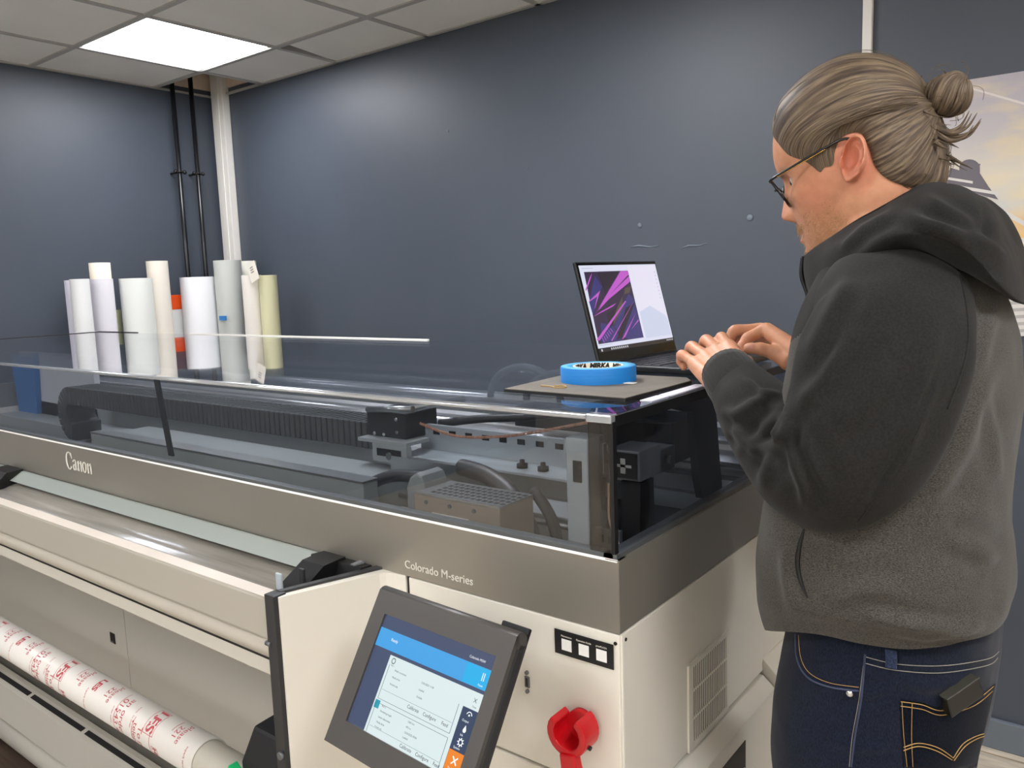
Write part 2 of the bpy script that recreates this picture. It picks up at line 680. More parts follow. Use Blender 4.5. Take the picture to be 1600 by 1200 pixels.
rollpx('pale lilac edge roll, leftmost of the paper rolls', 99, 118, 438, X=-4.03, col='#dcdbe8')
rollpx('white paper roll in front, second from the left end of the rolls', 107, 140, 436, X=-3.93, col='#f1f2f1')
RC = rollpx('white roll with a tall cream core sticking out of its top', 138, 177, 436, X=-3.99, col='#eeebf2')
CR = abs(on(177, 436, 0, -3.99).y - on(138, 436, 0, -3.99).y) / 2 * .86 * .925
CT = MB().lathe([(CR, 1.40), (CR, 1.645), (CR - .004, 1.645), (CR - .004, 1.40)], (RC.location.x, RC.location.y, 0), closed=True, n=40).build('card_sleeve', mat('card_cream', '#efe6d2', rough=.6), RC)
rollpx('wide greenish white paper roll in the middle of the rolls', 184, 238, 435, X=-3.96, col='#ecefea')
rollpx('thin pale yellow roll between two white rolls', 179, 189, 484, X=-4.1, col='#e9ecc0', hollow=False)
rollpx('tall narrow cream paper roll left of the orange banded box', 227, 262, 408, X=-3.98, col='#efe8dc')
rollpx('bright white paper roll right of the orange banded box', 280, 336, 433, X=-3.97, col='#f0f1f4')
rollpx('tall silver grey film roll with a piece of blue tape', 334, 376, 407, Y=2.5, col='#c3c6c1', rough=.35)
rollpx('cream roll with a paper label tucked in its top, behind the grey roll', 372, 400, 408, Y=2.64, col='#eeebe0')
rollpx('ivory paper roll between the grey roll and the yellowish film roll', 377, 408, 430, Y=2.47, col='#ebe5dd')
rollpx('yellowish clear film roll, rightmost of the rolls', 403, 433, 430, Y=2.5, col='#dfdcb4', rough=.3)
# box with orange bands
bx0 = on(256, 462, 0, -4.06)
t = empty('carton', (-4.06, bx0.y, 0), 'tall white carton with orange bands between two rolls', 'box', None)
y0, y1 = bx0.y, on(284, 462, 0, -4.06).y
z1 = bx0.z
MB().box(-4.12, -4.05, y0, y1, 0, z1, .002).build('carton_body', mat('carton_white', '#dfe3e2', rough=.5), t)
MB().box(-4.122, -4.0485, y0 - .001, y1 + .001, z1 - .075, z1 + .001, .001).build('orange_band', mat('carton_orange', '#e2520f', rough=.5), t)
MB().box(-4.122, -4.0485, y0 - .001, y1 + .001, .9, z1 - .27, .001).build('orange_band', mat('carton_orange_low', '#e2520f', rough=.5), t)
# blue tape on the grey roll, label tag
p = on(350, 497, 1, 2.43)
o = MB().box(p.x - .035, p.x + .024, 2.424, 2.43, p.z - .012, p.z + .012, M=None).build('tape_strip', mat('blue_tape_scrap', '#2f7fc4', rough=.6))
setp(o, 'small strip of blue tape on the silver grey roll', 'tape')
p = on(395, 424, 1, 2.42)
Mt = Matrix.Translation(p) @ Matrix.Rotation(-.35, 4, 'Y')
o = MB().box(-.035, .035, -.001, .001, -.05, .045, M=Mt).build('paper_label', mat('label_cream', '#efe9dc', rough=.6))
setp(o, 'cream paper label tag tucked into the top of a roll', 'label')
lb = MB()
for k in range(3): lb.box(-.014, .01, -.0017, -.001, .018 - k * .012, .024 - k * .012, M=Mt)
lb.build('printed_lines', mat('label_print', '#9a9088'), o)

# ================================================================== the wide format printer
X0, X1 = -3.746, -.505          # left and right end
Y0, Y1 = .857, 1.76             # front and back
ZB0, ZB1, ZCOV = 1.0416, 1.139, 1.325
M_cream = mat('cream_enamel', '#e3dfd3', rough=.38, bump=.05, bscale=300)
M_cream2 = mat('grey_cream_enamel', '#c7c3b8', rough=.45, bump=.05, bscale=300)
M_band = mat('satin_titanium_paint', '#9c978d', rough=.36, metal=.55, bump=.03, bscale=400)
M_gun = mat('gunmetal_grey', '#6d7173', rough=.4, metal=.5)
M_steel = mat('zinc_steel', '#aeb2b3', rough=.3, metal=.9)
M_alu = mat('bright_aluminium', '#d5d7d8', rough=.22, metal=1.)
M_dark = mat('dark_grey_plastic', '#2b2c2e', rough=.45)
M_mid = mat('mid_grey_plastic', '#55585a', rough=.5)
M_blk = mat('matte_black', '#08080a', rough=.55)
M_beam = mat('grey_beam_paint', '#9b9fa0', rough=.45)
M_clear = clear_mat('smoked_acrylic', (.87, .875, .88, 1))
M_top = clear_mat('smoked_acrylic_top', (.82, .84, .87, 1))
M_edge = mat('polished_acrylic_edge', '#b9bec4', rough=.12, metal=.6)
M_letter = mat('pale_lettering', '#e8e4d8', rough=.4)

PR = empty('wide_format_printer', ((X0 + X1) / 2, 1.3, 0), 'long cream and grey wide format printer with a smoked clear cover, under the laptop', 'printer')


def part(mb, name, m, parent=PR, **k):
    return mb.build(name, m, parent, **k)


def part_each(mb, name, m):
    return build_each(mb, name, m, PR)


# metal band round the top of the body
b = MB()
b.prism([(Y0, ZB0), (Y0, ZB1 - .003), (Y0 + .003, ZB1), (Y0 + .02, ZB1), (Y0 + .02, ZB0)], X0, X1, 'x')
b.box(X1 - .02, X1 + .0005, Y0 + .0005, Y1, ZB0, ZB1)
b.box(X0, X0 + .02, Y0, Y1, ZB0, ZB1)
b.box(X0, X1, Y1 - .02, Y1, ZB0, ZB1)
band = part(b, 'metal_band', M_band)
b = MB()
b.box(X0 + .01, X1 - .01, Y0 + .0035, Y0 + .02, ZB1, ZB1 + .006).box(X1 - .024, X1 - .004, Y0 + .0035, Y1, ZB1, ZB1 + .006)
part(b, 'cover_gasket', M_gun)
b = MB()
b.prism([(Y0 - .0006, ZB1 - .0022), (Y0 + .002, ZB1 + .0006), (Y0 + .003, ZB1 - .002)], X0 + .002, X1 - .002, 'x')
part(b, 'band_lip_highlight', mat('lip_highlight_white', '#f4f1ea', rough=.3))  # white strip paints in the highlight along the band's top edge


# lettering ---------------------------------------------------------------
def serif_word(mb, M, word, h, d=.0012):
    """high contrast roman capitals and lower case drawn as polygons"""
    def P(pts): mb.prism([tuple(q) for q in pts], 0, d, 'z', M=M)

    def ring(cx, cy, rx, ry, tx, ty, a0=0, a1=360, n=22):
        A = np.radians(np.linspace(a0, a1, n))
        for u, v in zip(A, A[1:]):
            P([(cx + rx * math.cos(u), cy + ry * math.sin(u)), (cx + rx * math.cos(v), cy + ry * math.sin(v)),
               (cx + (rx - tx) * math.cos(v), cy + (ry - ty) * math.sin(v)), (cx + (rx - tx) * math.cos(u), cy + (ry - ty) * math.sin(u))])
    x = 0.
    xh = .62 * h
    for ch in word:
        if ch == 'C':
            ring(x + .42 * h, .5 * h, .42 * h, .55 * h, .17 * h, .07 * h, 50, 318)
            P([(x + .50 * h, 1.04 * h), (x + .74 * h, .98 * h), (x + .80 * h, .66 * h)])
            x += .86 * h
        elif ch == 'a':
            P([(x + .34 * h, 0), (x + .49 * h, 0), (x + .49 * h, xh * .75), (x + .42 * h, xh * .98), (x + .34 * h, xh)])
            ring(x + .20 * h, .17 * h, .20 * h, .19 * h, .12 * h, .05 * h)
            ring(x + .24 * h, xh * .72, .22 * h, .19 * h, .09 * h, .06 * h, 40, 165)
            P([(x + .36 * h, .0), (x + .58 * h, .04 * h), (x + .49 * h, .12 * h)])
            x += .60 * h
        elif ch == 'n':
            P([(x + .05 * h, 0), (x + .20 * h, 0), (x + .20 * h, xh), (x + .13 * h, xh), (x - .04 * h, xh * .8), (x + .05 * h, xh * .8)])
            P([(x + .40 * h, 0), (x + .55 * h, 0), (x + .55 * h, xh * .72), (x + .48 * h, xh * .95), (x + .40 * h, xh * .9)])
            P([(x + .18 * h, xh * .7), (x + .42 * h, xh), (x + .50 * h, xh * .94), (x + .40 * h, xh * .84), (x + .20 * h, xh * .62)])
            x += .64 * h
        elif ch == 'o':
            ring(x + .26 * h, xh * .5, .27 * h, xh * .54, .14 * h, .06 * h)
            x += .58 * h
    return x


b = MB()
serif_word(b, frame_mat((-2.052, Y0 - .0012, ZB0 + .0375), (1, 0, 0), (0, 0, 1)), 'Canon', .0405)
part(b, 'maker_lettering', M_letter)
b = MB().add_mesh(text_mesh('Colorado M-series', .0185, extrude=.0004), frame_mat((-.892, Y0 - .0008, 1.0605), (1, 0, 0), (0, 0, 1)))
part(b, 'model_lettering', M_letter)

# cover -----------------------------------------------------------------------
cv = MB()
cv.box(X0 + .006, X1 - .03, Y0 + .006, Y0 + .010, ZB1 + .003, ZCOV - .004)
part(cv, 'front_pane', M_clear)
cv = MB().box(X0 + .006, X1 - .012, Y0 + .008, Y1, ZCOV - .004, ZCOV)
part(cv, 'top_pane', M_top)
cv = MB().box(X1 - .012, X1 - .008, Y0 + .012, Y1, ZB1 + .003, ZCOV - .004)
part(cv, 'side_pane', clear_mat('smoked_acrylic_end', (.86, .87, .90, 1), refl=.4))
cv = MB().box(X0 + .004, X0 + .008, Y0 + .012, Y1, ZB1 + .003, ZCOV - .004)
part(cv, 'side_pane', M_clear)
cv = MB().box(X0 + .006, X1 - .012, Y1 - .004, Y1, ZB1, ZCOV - .004)
part(cv, 'rear_pane', M_clear)
cv = MB().cyl((X0 + .006, Y0 + .0085, ZCOV - .004), (X1 - .045, Y0 + .0085, ZCOV - .004), .0042, n=14)
part(cv, 'rounded_front_edge', M_edge)
cv = MB().box(X1 - .045, X1 - .012, Y0 + .0045, Y0 + .0115, ZB1 + .001, ZCOV - .006, .002)
part(cv, 'corner_strip', clear_mat('smoked_strip', (.62, .58, .54, 1)))
cv = MB().box(X1 - .046, X1 - .008, Y0 + .002, Y0 + .018, ZCOV - .010, ZCOV + .0012, .002)
part(cv, 'corner_cap', M_edge)
cv = MB()
cv.box(X1 - .012, X1 - .0075, Y0 + .012, Y1, ZCOV - .015, ZCOV - .001)
cv.box(X1 - .0125, X1 - .0070, Y0 + .004, Y0 + .013, ZB1, ZCOV - .008)
part(cv, 'side_gasket', M_blk)
cv = MB().box(-2.98, -1.68, Y1 - .006, Y1 + .004, ZCOV - .001, ZCOV + .0035, .0005)  # white strip along part of the cover's back edge
part(cv, 'back_edge_strip', M_white)
cv = MB().box(X0 + .004, -3.72 + .0, Y0 + .1, Y1, ZCOV - .001, ZCOV + .002).box(X0 + .004, X0 + .35, Y1 - .004, Y1 + .004, ZCOV - .001, ZCOV + .003)
part_each(cv, 'edge_trim', M_dark)
# inside plates of the end wall
cv = MB().prism([(1.03, 1.312), (1.12, 1.288), (1.135, 1.19), (1.15, 1.148), (1.225, 1.148), (1.215, 1.20), (1.20, 1.285), (1.24, 1.312)], X1 - .03, X1 - .018, 'x')
part(cv, 'end_bracket', M_blk)

# deck and machinery under the cover ------------------------------------------
b = MB().box(X0 + .02, X1 - .02, Y0 + .02, Y1 - .02, .93, .95)
part(b, 'inner_deck', mat('deck_black', '#131416', rough=.5))
b = MB().box(X0 + .02, X1 - .02, Y1 - .07, Y1 - .03, .95, 1.19).box(X0 + .02, X1 - .02, Y1 - .13, Y1 - .07, 1.10, 1.165)
part_each(b, 'rear_rail_beam', M_beam)
b = MB()
for z, r, m in ((1.205, .012, 0), (1.13, .017, 0), (1.09, .008, 0)):
    b.cyl((X0 + .03, 1.55, z), (X1 - .03, 1.55, z), r, n=20)
for (y_, z_, w_) in ((1.49, 1.125, .030), (1.46, 1.066, .036), (1.50, 1.165, .012)):
    b.prism([(y_, z_), (y_ + w_ * .77, z_ + w_ * .64), (y_ + w_ * .77 + .006, z_ + w_ * .64 - .008), (y_ + .006, z_ - .008)], X0 + .03, X1 - .035, 'x')
part_each(b, 'guide_rail', mat('rail_steel', '#e9eaec', rough=.3, metal=.85))
b = MB().box(X0 + .03, -.9, 1.40, 1.48, .95, 1.075, .004).box(X0 + .03, -.85, 1.30, 1.40, .95, 1.02, .004)
part_each(b, 'carriage_beam', M_beam)
b = MB().box(-2.12, -1.085, .95, .985, .95, 1.143, .002).box(-2.3, -1.2, 1.03, 1.2, .95, 1.105, .003)
part(b, 'platen_cover', mat('platen_grey', '#8d9292', rough=.5))
b = MB().box(-2.12, -1.085, .949, .986, 1.143, 1.147)
part(b, 'platen_lip', M_steel)
# energy chain: a flat run of links that turns round at its left end
ch = MB()
zt, zb, ym0, ym1, xl = 1.186, 1.09, 1.23, 1.33, -2.88
for k in range(82):
    x = xl + .005 + k * .0205
    if x > -1.36: break
    ch.box(x, x + .0175, ym0, ym0 + .012, zt - .062, zt, .002, 1)
    ch.box(x, x + .0175, ym1 - .012, ym1, zt - .062, zt, .002, 1)
    ch.box(x + .002, x + .012, ym0 + .012, ym1 - .012, zt - .006, zt - .001)
    ch.box(x, x + .0205, ym0 + .004, ym1 - .004, zt - .058, zt - .014)
for k in range(12):
    a = PI / 2 + (k + .5) * PI / 12
    cx, cz, R = xl, zt - .095, .064
    Mk = Matrix.Translation((cx + R * math.cos(a), (ym0 + ym1) / 2, cz + R * math.sin(a))) @ Matrix.Rotation(-(a - PI / 2), 4, 'Y')
    ch.box(-.010, .010, -.05, .05, -.031, .031, .002, 1, M=Mk)
for k in range(66):
    x = xl + .005 + k * .0205
    ch.box(x, x + .0175, ym0, ym1, .965, .99)
part(ch, 'energy_chain', mat('chain_grey', '#4a4c4d', rough=.55))
# carriage end fitting
b = MB().box(-1.345, -1.225, 1.20, 1.30, 1.165, 1.222, .003)
part(b, 'chain_end_block', M_dark)
b = MB().box(-1.30, -1.195, 1.17, 1.185, 1.118, 1.158, .002).box(-1.345, -1.195, 1.17, 1.24, 1.158, 1.166, .001)
o = part(b, 'end_plate', mat('bracket_grey', '#a7acac', rough=.4, metal=.4))
MB().box(-1.284, -1.212, 1.168, 1.171, 1.132, 1.148).build('plate_slot', M_blk, o)
MB().cyl((-1.245, 1.164, 1.134), (-1.245, 1.171, 1.134), .008, n=14).build('screw', M_gun, o)
b = MB().cyl((-1.33, 1.19, 1.226), (-1.19, 1.19, 1.236), .007).cyl((-1.2, 1.19, 1.236), (-1.16, 1.32, 1.242), .007)
part(b, 'clamp_bar', M_steel)
b = MB()
for dx, dz in ((-1.25, 1.18), (-1.25, 1.208), (-1.32, 1.172), (-1.29, 1.172)): b.cyl((dx, 1.196, dz), (dx, 1.2005, dz), .004, n=10)
part_each(b, 'screw', M_alu)
# ribbon cables and hoses
b = MB()
for k in range(4):
    b.tube([tuple(np.array(q) + .0022 * np.array([0, math.cos(i * .75 + k * PI / 2), math.sin(i * .75 + k * PI / 2)])) for i, q in enumerate(catmull([(-1.20, 1.22, 1.20), (-1.10, 1.22, 1.182), (-.98, 1.22, 1.192), (-.88, 1.22, 1.212), (-.78, 1.24, 1.235)], 44))], .0010, n=6)
part(b, 'wire_harness', mat('copper_wire', '#a8765a', rough=.5))
b = MB()
b.tube(catmull([(-1.2, 1.28, 1.19), (-1.1, 1.30, 1.205), (-.98, 1.33, 1.215), (-.87, 1.40, 1.235), (-.80, 1.48, 1.25)], 24), .009, n=10)
part(b, 'hose', M_dark)
b = MB()
b.tube(catmull([(-1.28, .98, .99), (-1.23, 1.0, 1.06), (-1.14, 1.05, 1.125), (-1.03, 1.06, 1.135), (-.93, 1.05, 1.125)], 30), .012, n=12)
part(b, 'hose', M_dark)
b = MB()
b.tube(catmull([(-.98, 1.10, 1.155), (-.90, 1.08, 1.152), (-.82, 1.05, 1.13), (-.76, 1.02, 1.07), (-.73, 1.0, .99)], 30), .016, n=14)
b.tube(catmull([(-.80, 1.08, 1.14), (-.75, 1.06, 1.10), (-.715, 1.03, 1.04), (-.70, 1.0, .97)], 24), .010, n=12)
part_each(b, 'corrugated_hose', mat('hose_grey', '#3d3c3c', rough=.45))
b = MB()
for (cx, rx, rz) in ((-1.10, .10, .075), (-.99, .105, .065)):
    b.tube([(cx + rx * math.cos(a), 1.46 + .05 * math.sin(a) * 0, 1.225 + rz * math.sin(a)) for a in np.linspace(.0, PI, 26)], .0085, n=10)
part_each(b, 'loop_hose', mat('clear_hose', '#8d9398', rough=.25))
# perforated beam with screws
b = MB().box(-1.24, -.77, 1.26, 1.272, 1.135, 1.19).box(-1.24, -.77, 1.18, 1.272, 1.128, 1.135)
part(b, 'perforated_beam', mat('beam_zinc', '#b4bcc0', rough=.35, metal=.3))
b = MB()
for k in range(9): b.box(-1.20 + k * .046, -1.182 + k * .046, 1.2585, 1.2605, 1.170, 1.181)
part_each(b, 'slot', M_blk)
b = MB()
for x in (-.93, -.88): b.lathe([(.011, 0), (.011, .008), (.005, .009), (.005, .016), (.0005, .017)], (x, 1.22, 1.135), n=14)
part_each(b, 'knob', M_blk)
b = MB().box(-1.24, -.72, 1.165, 1.18, 1.104, 1.136).cyl((-1.2, 1.15, 1.06), (-.72, 1.15, 1.06), .006).cyl((-1.2, 1.15, 1.03), (-.72, 1.15, 1.03), .005)
part_each(b, 'front_rail', M_steel)
# beam cover plate above it
b = MB().box(-.83, -.74, 1.36, 1.45, 1.165, 1.245, .003)
part(b, 'gear_cover', mat('gear_cover_dark', '#34373a', rough=.4))
b = MB().box(-1.1, -.70, 1.42, 1.5, 1.17, 1.215, .003)
part(b, 'rail_cover', M_dark)
# upright grey post near the front
b = MB().box(-.668, -.630, .985, 1.03, .95, 1.262, .002)
o = part(b, 'upright_post', mat('post_grey', '#a2aaae', rough=.45, metal=.1))
MB().box(-.655, -.64, .983, .9865, 1.195, 1.228, .001).build('post_slot', M_blk, o)
# lamp housing with a perforated lid
bx0, bx1, by0, by1, bz = -.912, -.735, .905, .99, 1.163
b = MB().box(bx0, bx1, by0, by1, 1.0, bz, .002)
o = part(b, 'lamp_housing', mat('housing_metal', '#a3978a', rough=.35, metal=.3))
g = MB()
for i in range(13):
    for j in range(5):
        x = bx0 + .025 + i * .0118
        g.box(x, x + .008, by0 + .012 + j * .014, by0 + .020 + j * .014, bz - .001, bz + .0006)
MB_g = g.build('grille', M_blk, o)
MB().box(bx0 + .003, bx1, by0 + .003, by1, bz - .002, bz + .0003).build('perforated_lid', M_steel, o)
MB().box(bx0, bx1, by0 - .001, by0 + .003, bz - .003, bz + .001).build('lid_edge', M_alu, o)
g = MB()
for x in (-.885, -.835, -.785): g.cyl((x, by0 - .002, bz - .013), (x, by0 + .001, bz - .013), .0035, n=12)
build_each(g, 'screw', M_gun, o)
g = MB().box(-.873, -.858, by0 - .0012, by0, bz - .043, bz - .028).box(-.856, -.797, by0 - .0012, by0, bz - .043, bz - .028)
build_each(g, 'sticker', mat('sticker_white', '#e6e4df', rough=.5), o)
g = MB()
g.add_mesh(text_mesh('Monster', .0085, extrude=.0002), frame_mat((-.835, by0 - .0014, bz - .0355), (1, 0, 0), (0, 0, 1)))
g.box(-.843, -.838, by0 - .0015, by0, bz - .038, bz - .033).box(-.868, -.863, by0 - .0015, by0, bz - .038, bz - .033)
g.build('sticker_print', mat('sticker_ink', '#4b4f80'), o)
b = MB().prism([(-.955, 1.0), (-.912, 1.0), (-.912, 1.17), (-.918, 1.183), (-.93, 1.187), (-.945, 1.178), (-.955, 1.16)], .93, .985, 'y', .004)
part(b, 'housing_end', mat('end_grey', '#7f8486', rough=.5))
# motors and rails at the right end
b = MB().box(-.600, -.548, .995, 1.06, 1.205, 1.25, .003)
o = part(b, 'motor', M_mid)
MB().box(-.596, -.552, .993, .9955, 1.209, 1.246).build('motor_recess', M_blk, o)
MB().box(-.578, -.57, .9915, .994, 1.216, 1.238).box(-.588, -.56, .9915, .994, 1.225, 1.229).build('shaft', M_steel, o)
b = MB().box(-.665, -.612, 1.17, 1.235, 1.170, 1.210, .003).cyl((-.612, 1.2, 1.19), (-.600, 1.2, 1.19), .008)
part(b, 'motor', M_mid)
b = MB().prism([(1.0, .95), (1.06, .95), (1.05, 1.2), (1.01, 1.2)], -.588, -.556, 'x').box(-.62, -.545, .98, 1.05, .95, 1.085)
part(b, 'motor_stand', M_blk)
b = MB().box(-.612, -.57, .974, .981, 1.085, 1.135, .001)
o = part(b, 'circuit_board', M_mid)
g = MB()
for x, z in ((-.602, 1.12), (-.585, 1.12), (-.6, 1.10), (-.582, 1.1)): g.box(x - .004, x + .004, .971, .975, z - .005, z + .005)
build_each(g, 'connector', M_blk, o)
b = MB().tube(catmull([(-.585, .97, 1.205), (-.583, .965, 1.16), (-.576, .962, 1.14), (-.564, .96, 1.12), (-.565, .965, 1.095)], 18), .0016, n=6)
part(b, 'wire', mat('pale_wire', '#b7a493'))
b = MB().box(-.75, -.62, 1.24, 1.36, 1.17, 1.245, .004)
part(b, 'carriage_dock', M_blk)
b = MB().box(X0 + .05, -3.05, 1.40, 1.42, .95, 1.27)
part(b, 'pale_reflection_plate', mat('pale_reflection_panel', '#c9cbd0', rough=.5))  # pale sheet stands in for a reflection in the front pane
b = MB().prism([(-3.73, 1.26), (-3.50, 1.27), (-3.54, .95), (-3.70, .95)], 1.38, 1.399, 'y')
part(b, 'blue_reflection_plate', mat('blue_reflection_plate', '#2f74b5', rough=.45))  # blue sheet painted in for a blue stripe reflected in the front pane
b = MB().prism([(-1.654, 1.144), (-1.637, 1.144), (-1.670, 1.312), (-1.687, 1.312)], .90, .905, 'y')
part(b, 'dark_reflection_strip', M_blk)  # slanted dark strip, put in for a dark line reflected by the front pane

# right hand body block ---------------------------------------------------------
XS = -.889
b = MB()
b.box(XS + .002, X1 - .001, Y0 + .001, Y0 + .03, .812, ZB0 - .002, .003)
part(b, 'front_panel', M_cream)
b = MB().box(XS + .002, X1 - .001, Y0 + .001, Y0 + .03, .30, .808, .003)
part(b, 'lower_front_panel', M_cream)
b = MB().box(X1 - .03, X1 + .001, Y0 + .004, 1.75, .778, ZB0 - .002, .003)
part(b, 'side_panel', M_cream)
b = MB().prism([(X1 - .03, .774), (X1 + .004, .774), (X1 + .026, .755), (X1 + .026, .25), (X1 - .03, .25)], Y0 + .012, 1.355, 'y', .002)
o = part(b, 'lower_side_panel', M_cream)
MB().box(X1 + .0255, X1 + .0268, 1.10, 1.215, .60, .725).build('handle_recess', M_blk, o)
MB().box(X1 + .02, X1 + .032, 1.105, 1.21, .655, .68, .003).build('handle_bar', M_cream, o)
b = MB().prism([(X1 - .03, .80), (X1 + .004, .80), (X1 + .028, .775), (X1 + .028, .25), (X1 - .03, .25)], 1.36, 1.75, 'y', .002)
o = part(b, 'rear_side_panel', M_cream)
for z in (.70, .645, .48, .42):
    MB().box(X1 + .0275, X1 + .0288, 1.40, 1.70, z, z + .036).build('louvre_slot', M_blk, o)
    MB().box(X1 + .022, X1 + .034, 1.40, 1.70, z - .014, z + .027, .003).build('louvre_blade', M_white, o)
# vent grille
vg = MB()
vy0, vy1, vz0, vz1 = 1.05, 1.20, .782, .918
vg.box(X1 + .0005, X1 + .004, vy0, vy0 + .012, vz0 - .004, vz1).box(X1 + .0005, X1 + .004, vy1 - .008, vy1, vz0 - .004, vz1)
vg.box(X1 + .0005, X1 + .004, vy0 + .012, vy1 - .008, vz1 - .008, vz1).box(X1 + .0005, X1 + .004, vy0 + .012, vy1 - .008, vz0 - .004, vz0 + .006)
for z in (.825, .87): vg.box(X1 + .0021, X1 + .0036, vy0 + .012, vy1 - .008, z, z + .004)
for k in range(19):
    y = vy0 + .016 + k * .0067
    vg.box(X1 + .0020, X1 + .0028, y, y + .0028, vz0 + .006, vz1 - .008)
o = part(vg, 'vent_grille', M_cream)
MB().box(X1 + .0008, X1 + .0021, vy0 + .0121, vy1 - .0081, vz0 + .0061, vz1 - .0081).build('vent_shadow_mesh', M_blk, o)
# seam, screws
b = MB().box(XS - .006, XS + .002, Y0 + .004, Y0 + .02, .3, ZB0)
part(b, 'panel_gap', M_blk)
b = MB()
for (x, y) in ((X1 - .007, Y0 + .0006),): b.cyl((x, y - .0008, 1.027), (x, y + .001, 1.027), .0025, n=10)
b.cyl((X1 + .0005, Y0 + .013, 1.03), (X1 + .002, Y0 + .013, 1.03), .0025, n=10)
part_each(b, 'screw', M_blk)
b = MB().box(-.6615, -.6535, Y0 - .001, Y0 + .002, .924, .940)
for z in (.946, .918): b.cyl((-.6575, Y0 - .0022, z), (-.6575, Y0 + .001, z), .003, n=10)
part(b, 'usb_port', M_gun)
b = MB().box(-.659, -.656, Y0 - .002, Y0, .926, .938)
part(b, 'port_opening', M_blk)
b = MB().box(-.760, -.722, Y0 - .0006, Y0 + .002, .860, .9)
part(b, 'access_flap', M_cream)
# black label with three white squares
lm = frame_mat((-.607, Y0 - .0004, 1.025), (1, 0, 0), (0, 0, 1))
b = MB().box(0, .0925, -.0345, .0, -.0002, .0006, .0, M=lm)
o = part(b, 'information_label', mat('label_black', '#111214', rough=.45))
g = MB()
for k in range(3): g.box(.0115 + k * .0275, .0275 + k * .0275, -.0275, -.0115, .0006, .0008, M=lm)
build_each(g, 'label_square', mat('label_white', '#efefec', rough=.5), o)
g = MB()
for k, w in enumerate(('Maintenance', 'Operation Guide', 'printPLAZA')):
    MB().add_mesh(text_mesh(w, .0034, align='CENTER', extrude=.0001), lm @ Matrix.Translation((.0195 + k * .0275, -.0075, .0009))).build('label_lettering', M_letter, o)
g.bm.free()

# slanted cheek panel between the front and the media bay -----------------------
zt_ = 1.041
b = MB()
c0, c1 = Vector((-.935, Y0 - .012, 0)), Vector((-.992, .687, 0))
arc = [(-.893, Y0 + .001), (-.905, Y0 - .0005), (-.918, Y0 - .0035), (-.928, Y0 - .008), (-.935, Y0 - .016)]
outer = arc + [(-.990, .690)]
inner = [(-1.002, .690), (-.950, Y0 - .004), (-.94, Y0 + .004), (-.893, Y0 + .012)]
b.prism(outer + inner, .30, zt_, 'z', .0)
part(b, 'cheek_panel', M_cream)
b = MB().box(-1.016, -.9925, .682, .705, .30, zt_ + .003, .002)
b.prism([(-1.010, .70), (-1.000, .70), (-.945, Y0), (-.958, Y0)], zt_ - .05, zt_ + .004, 'z')
part(b, 'cheek_edge', M_dark)
b = MB()
b.cyl((-1.0, .682, .79), (-1.0, .676, .79), .006, n=12).cyl((-1.008, .683, .965), (-1.020, .683, .965), .004, n=10)
part_each(b, 'screw', M_gun)
b = MB().prism([(.715, 1.0), (.845, .98), (.845, 1.052), (.80, 1.050)], -1.075, -1.02, 'x').prism([(.812, .99), (.852, .99), (.852, 1.046), (.83, 1.048)], -1.09, -.965, 'x')
b.prism([(.715, .96), (.85, .96), (.85, 1.048), (.81, 1.046)], -2.40, -2.30, 'x')
part_each(b, 'media_clamp', M_blk)
b = MB().box(-1.04, -1.03, .815, .84, 1.03, 1.05).box(-.99, -.98, .83, .85, 1.035, 1.05)
part_each(b, 'clear_tab', mat('clear_tab', '#7d8082', rough=.2))
b = MB().box(-1.075, -1.060, .745, .749, 1.0, 1.045, .003, M=Matrix.Identity(4))
part(b, 'tab', mat('pale_tab', '#b9c3c9', rough=.3))
b = MB().box(-1.035, -1.022, .76, .765, 1.0, 1.056, .003)
part(b, 'tab', M_dark)

# media output bay --------------------------------------------------------------
XM0, XM1 = X0, -1.012
b = MB().prism([(.846, 1.043), (.852, 1.043), (.822, 1.0215), (.816, 1.0245)], XM0, -1.075, 'x')
part(b, 'output_guide', mat('guide_grey', '#a9b1ab', rough=.4, metal=.2))
M_film = mat('clear_media_film', '#98938a', rough=.26, spec=.7, coat=.35, vary=.22, vscale=46, stretch=(.06, 1, 1), bump=.25, bscale=20)
b = MB()
prof = [(.856, 1.018), (.84, 1.016), (.82, 1.012), (.795, 1.006), (.775, 1.008), (.755, 1.008), (.738, 1.018), (.722, 1.0265)]
prof = [tuple(p) for p in catmull(prof, 40)]
rings = [[(XM0 + .02, y, z), (XM1 - .02, y, z), (XM1 - .02, y, z - .004), (XM0 + .02, y, z - .004)] for y, z in prof]
b.loft(rings, closed_u=True)
part(b, 'output_film', M_film)
b = MB().cyl((XM0 + .02, .775, .965), (XM1 - .02, .775, .965), .026, n=28)
part(b, 'output_roller', mat('roller_grey', '#87847b', rough=.35))
b = MB()
b.prism([(.688, 1.030), (.691, 1.034), (.713, 1.034), (.713, 1.022), (.696, .965), (.690, .965), (.688, .970)], XM0, XM1, 'x', .0)
part(b, 'front_bar', mat('bar_cream', '#aea99d', rough=.42))
b = MB().box(XM0, XM1, .689, .7135, 1.0338, 1.0352)
part(b, 'bar_lip', mat('lip_cream', '#cfc5b9', rough=.4, vary=.08, vscale=6, stretch=(1, .1, .1)))
b = MB()
pr = []
for k in range(13):
    a = math.radians(65 + k * 17)
    pr.append((.722 + .026 * math.cos(a) * 1.25, .947 + .025 * math.sin(a)))
b.prism(pr[:], XM0, XM1, 'x')
part(b, 'rounded_beam', mat('beam_cream', '#bcb6a9', rough=.4), auto=40)
b = MB().box(XM0, XM1, .70, .73, .9245, .9275)
part(b, 'shadow_gap', M_blk)
b = MB().box(XM0, XM1, .701, .73, .898, .9245, .002)
part(b, 'lower_strip', M_cream2)
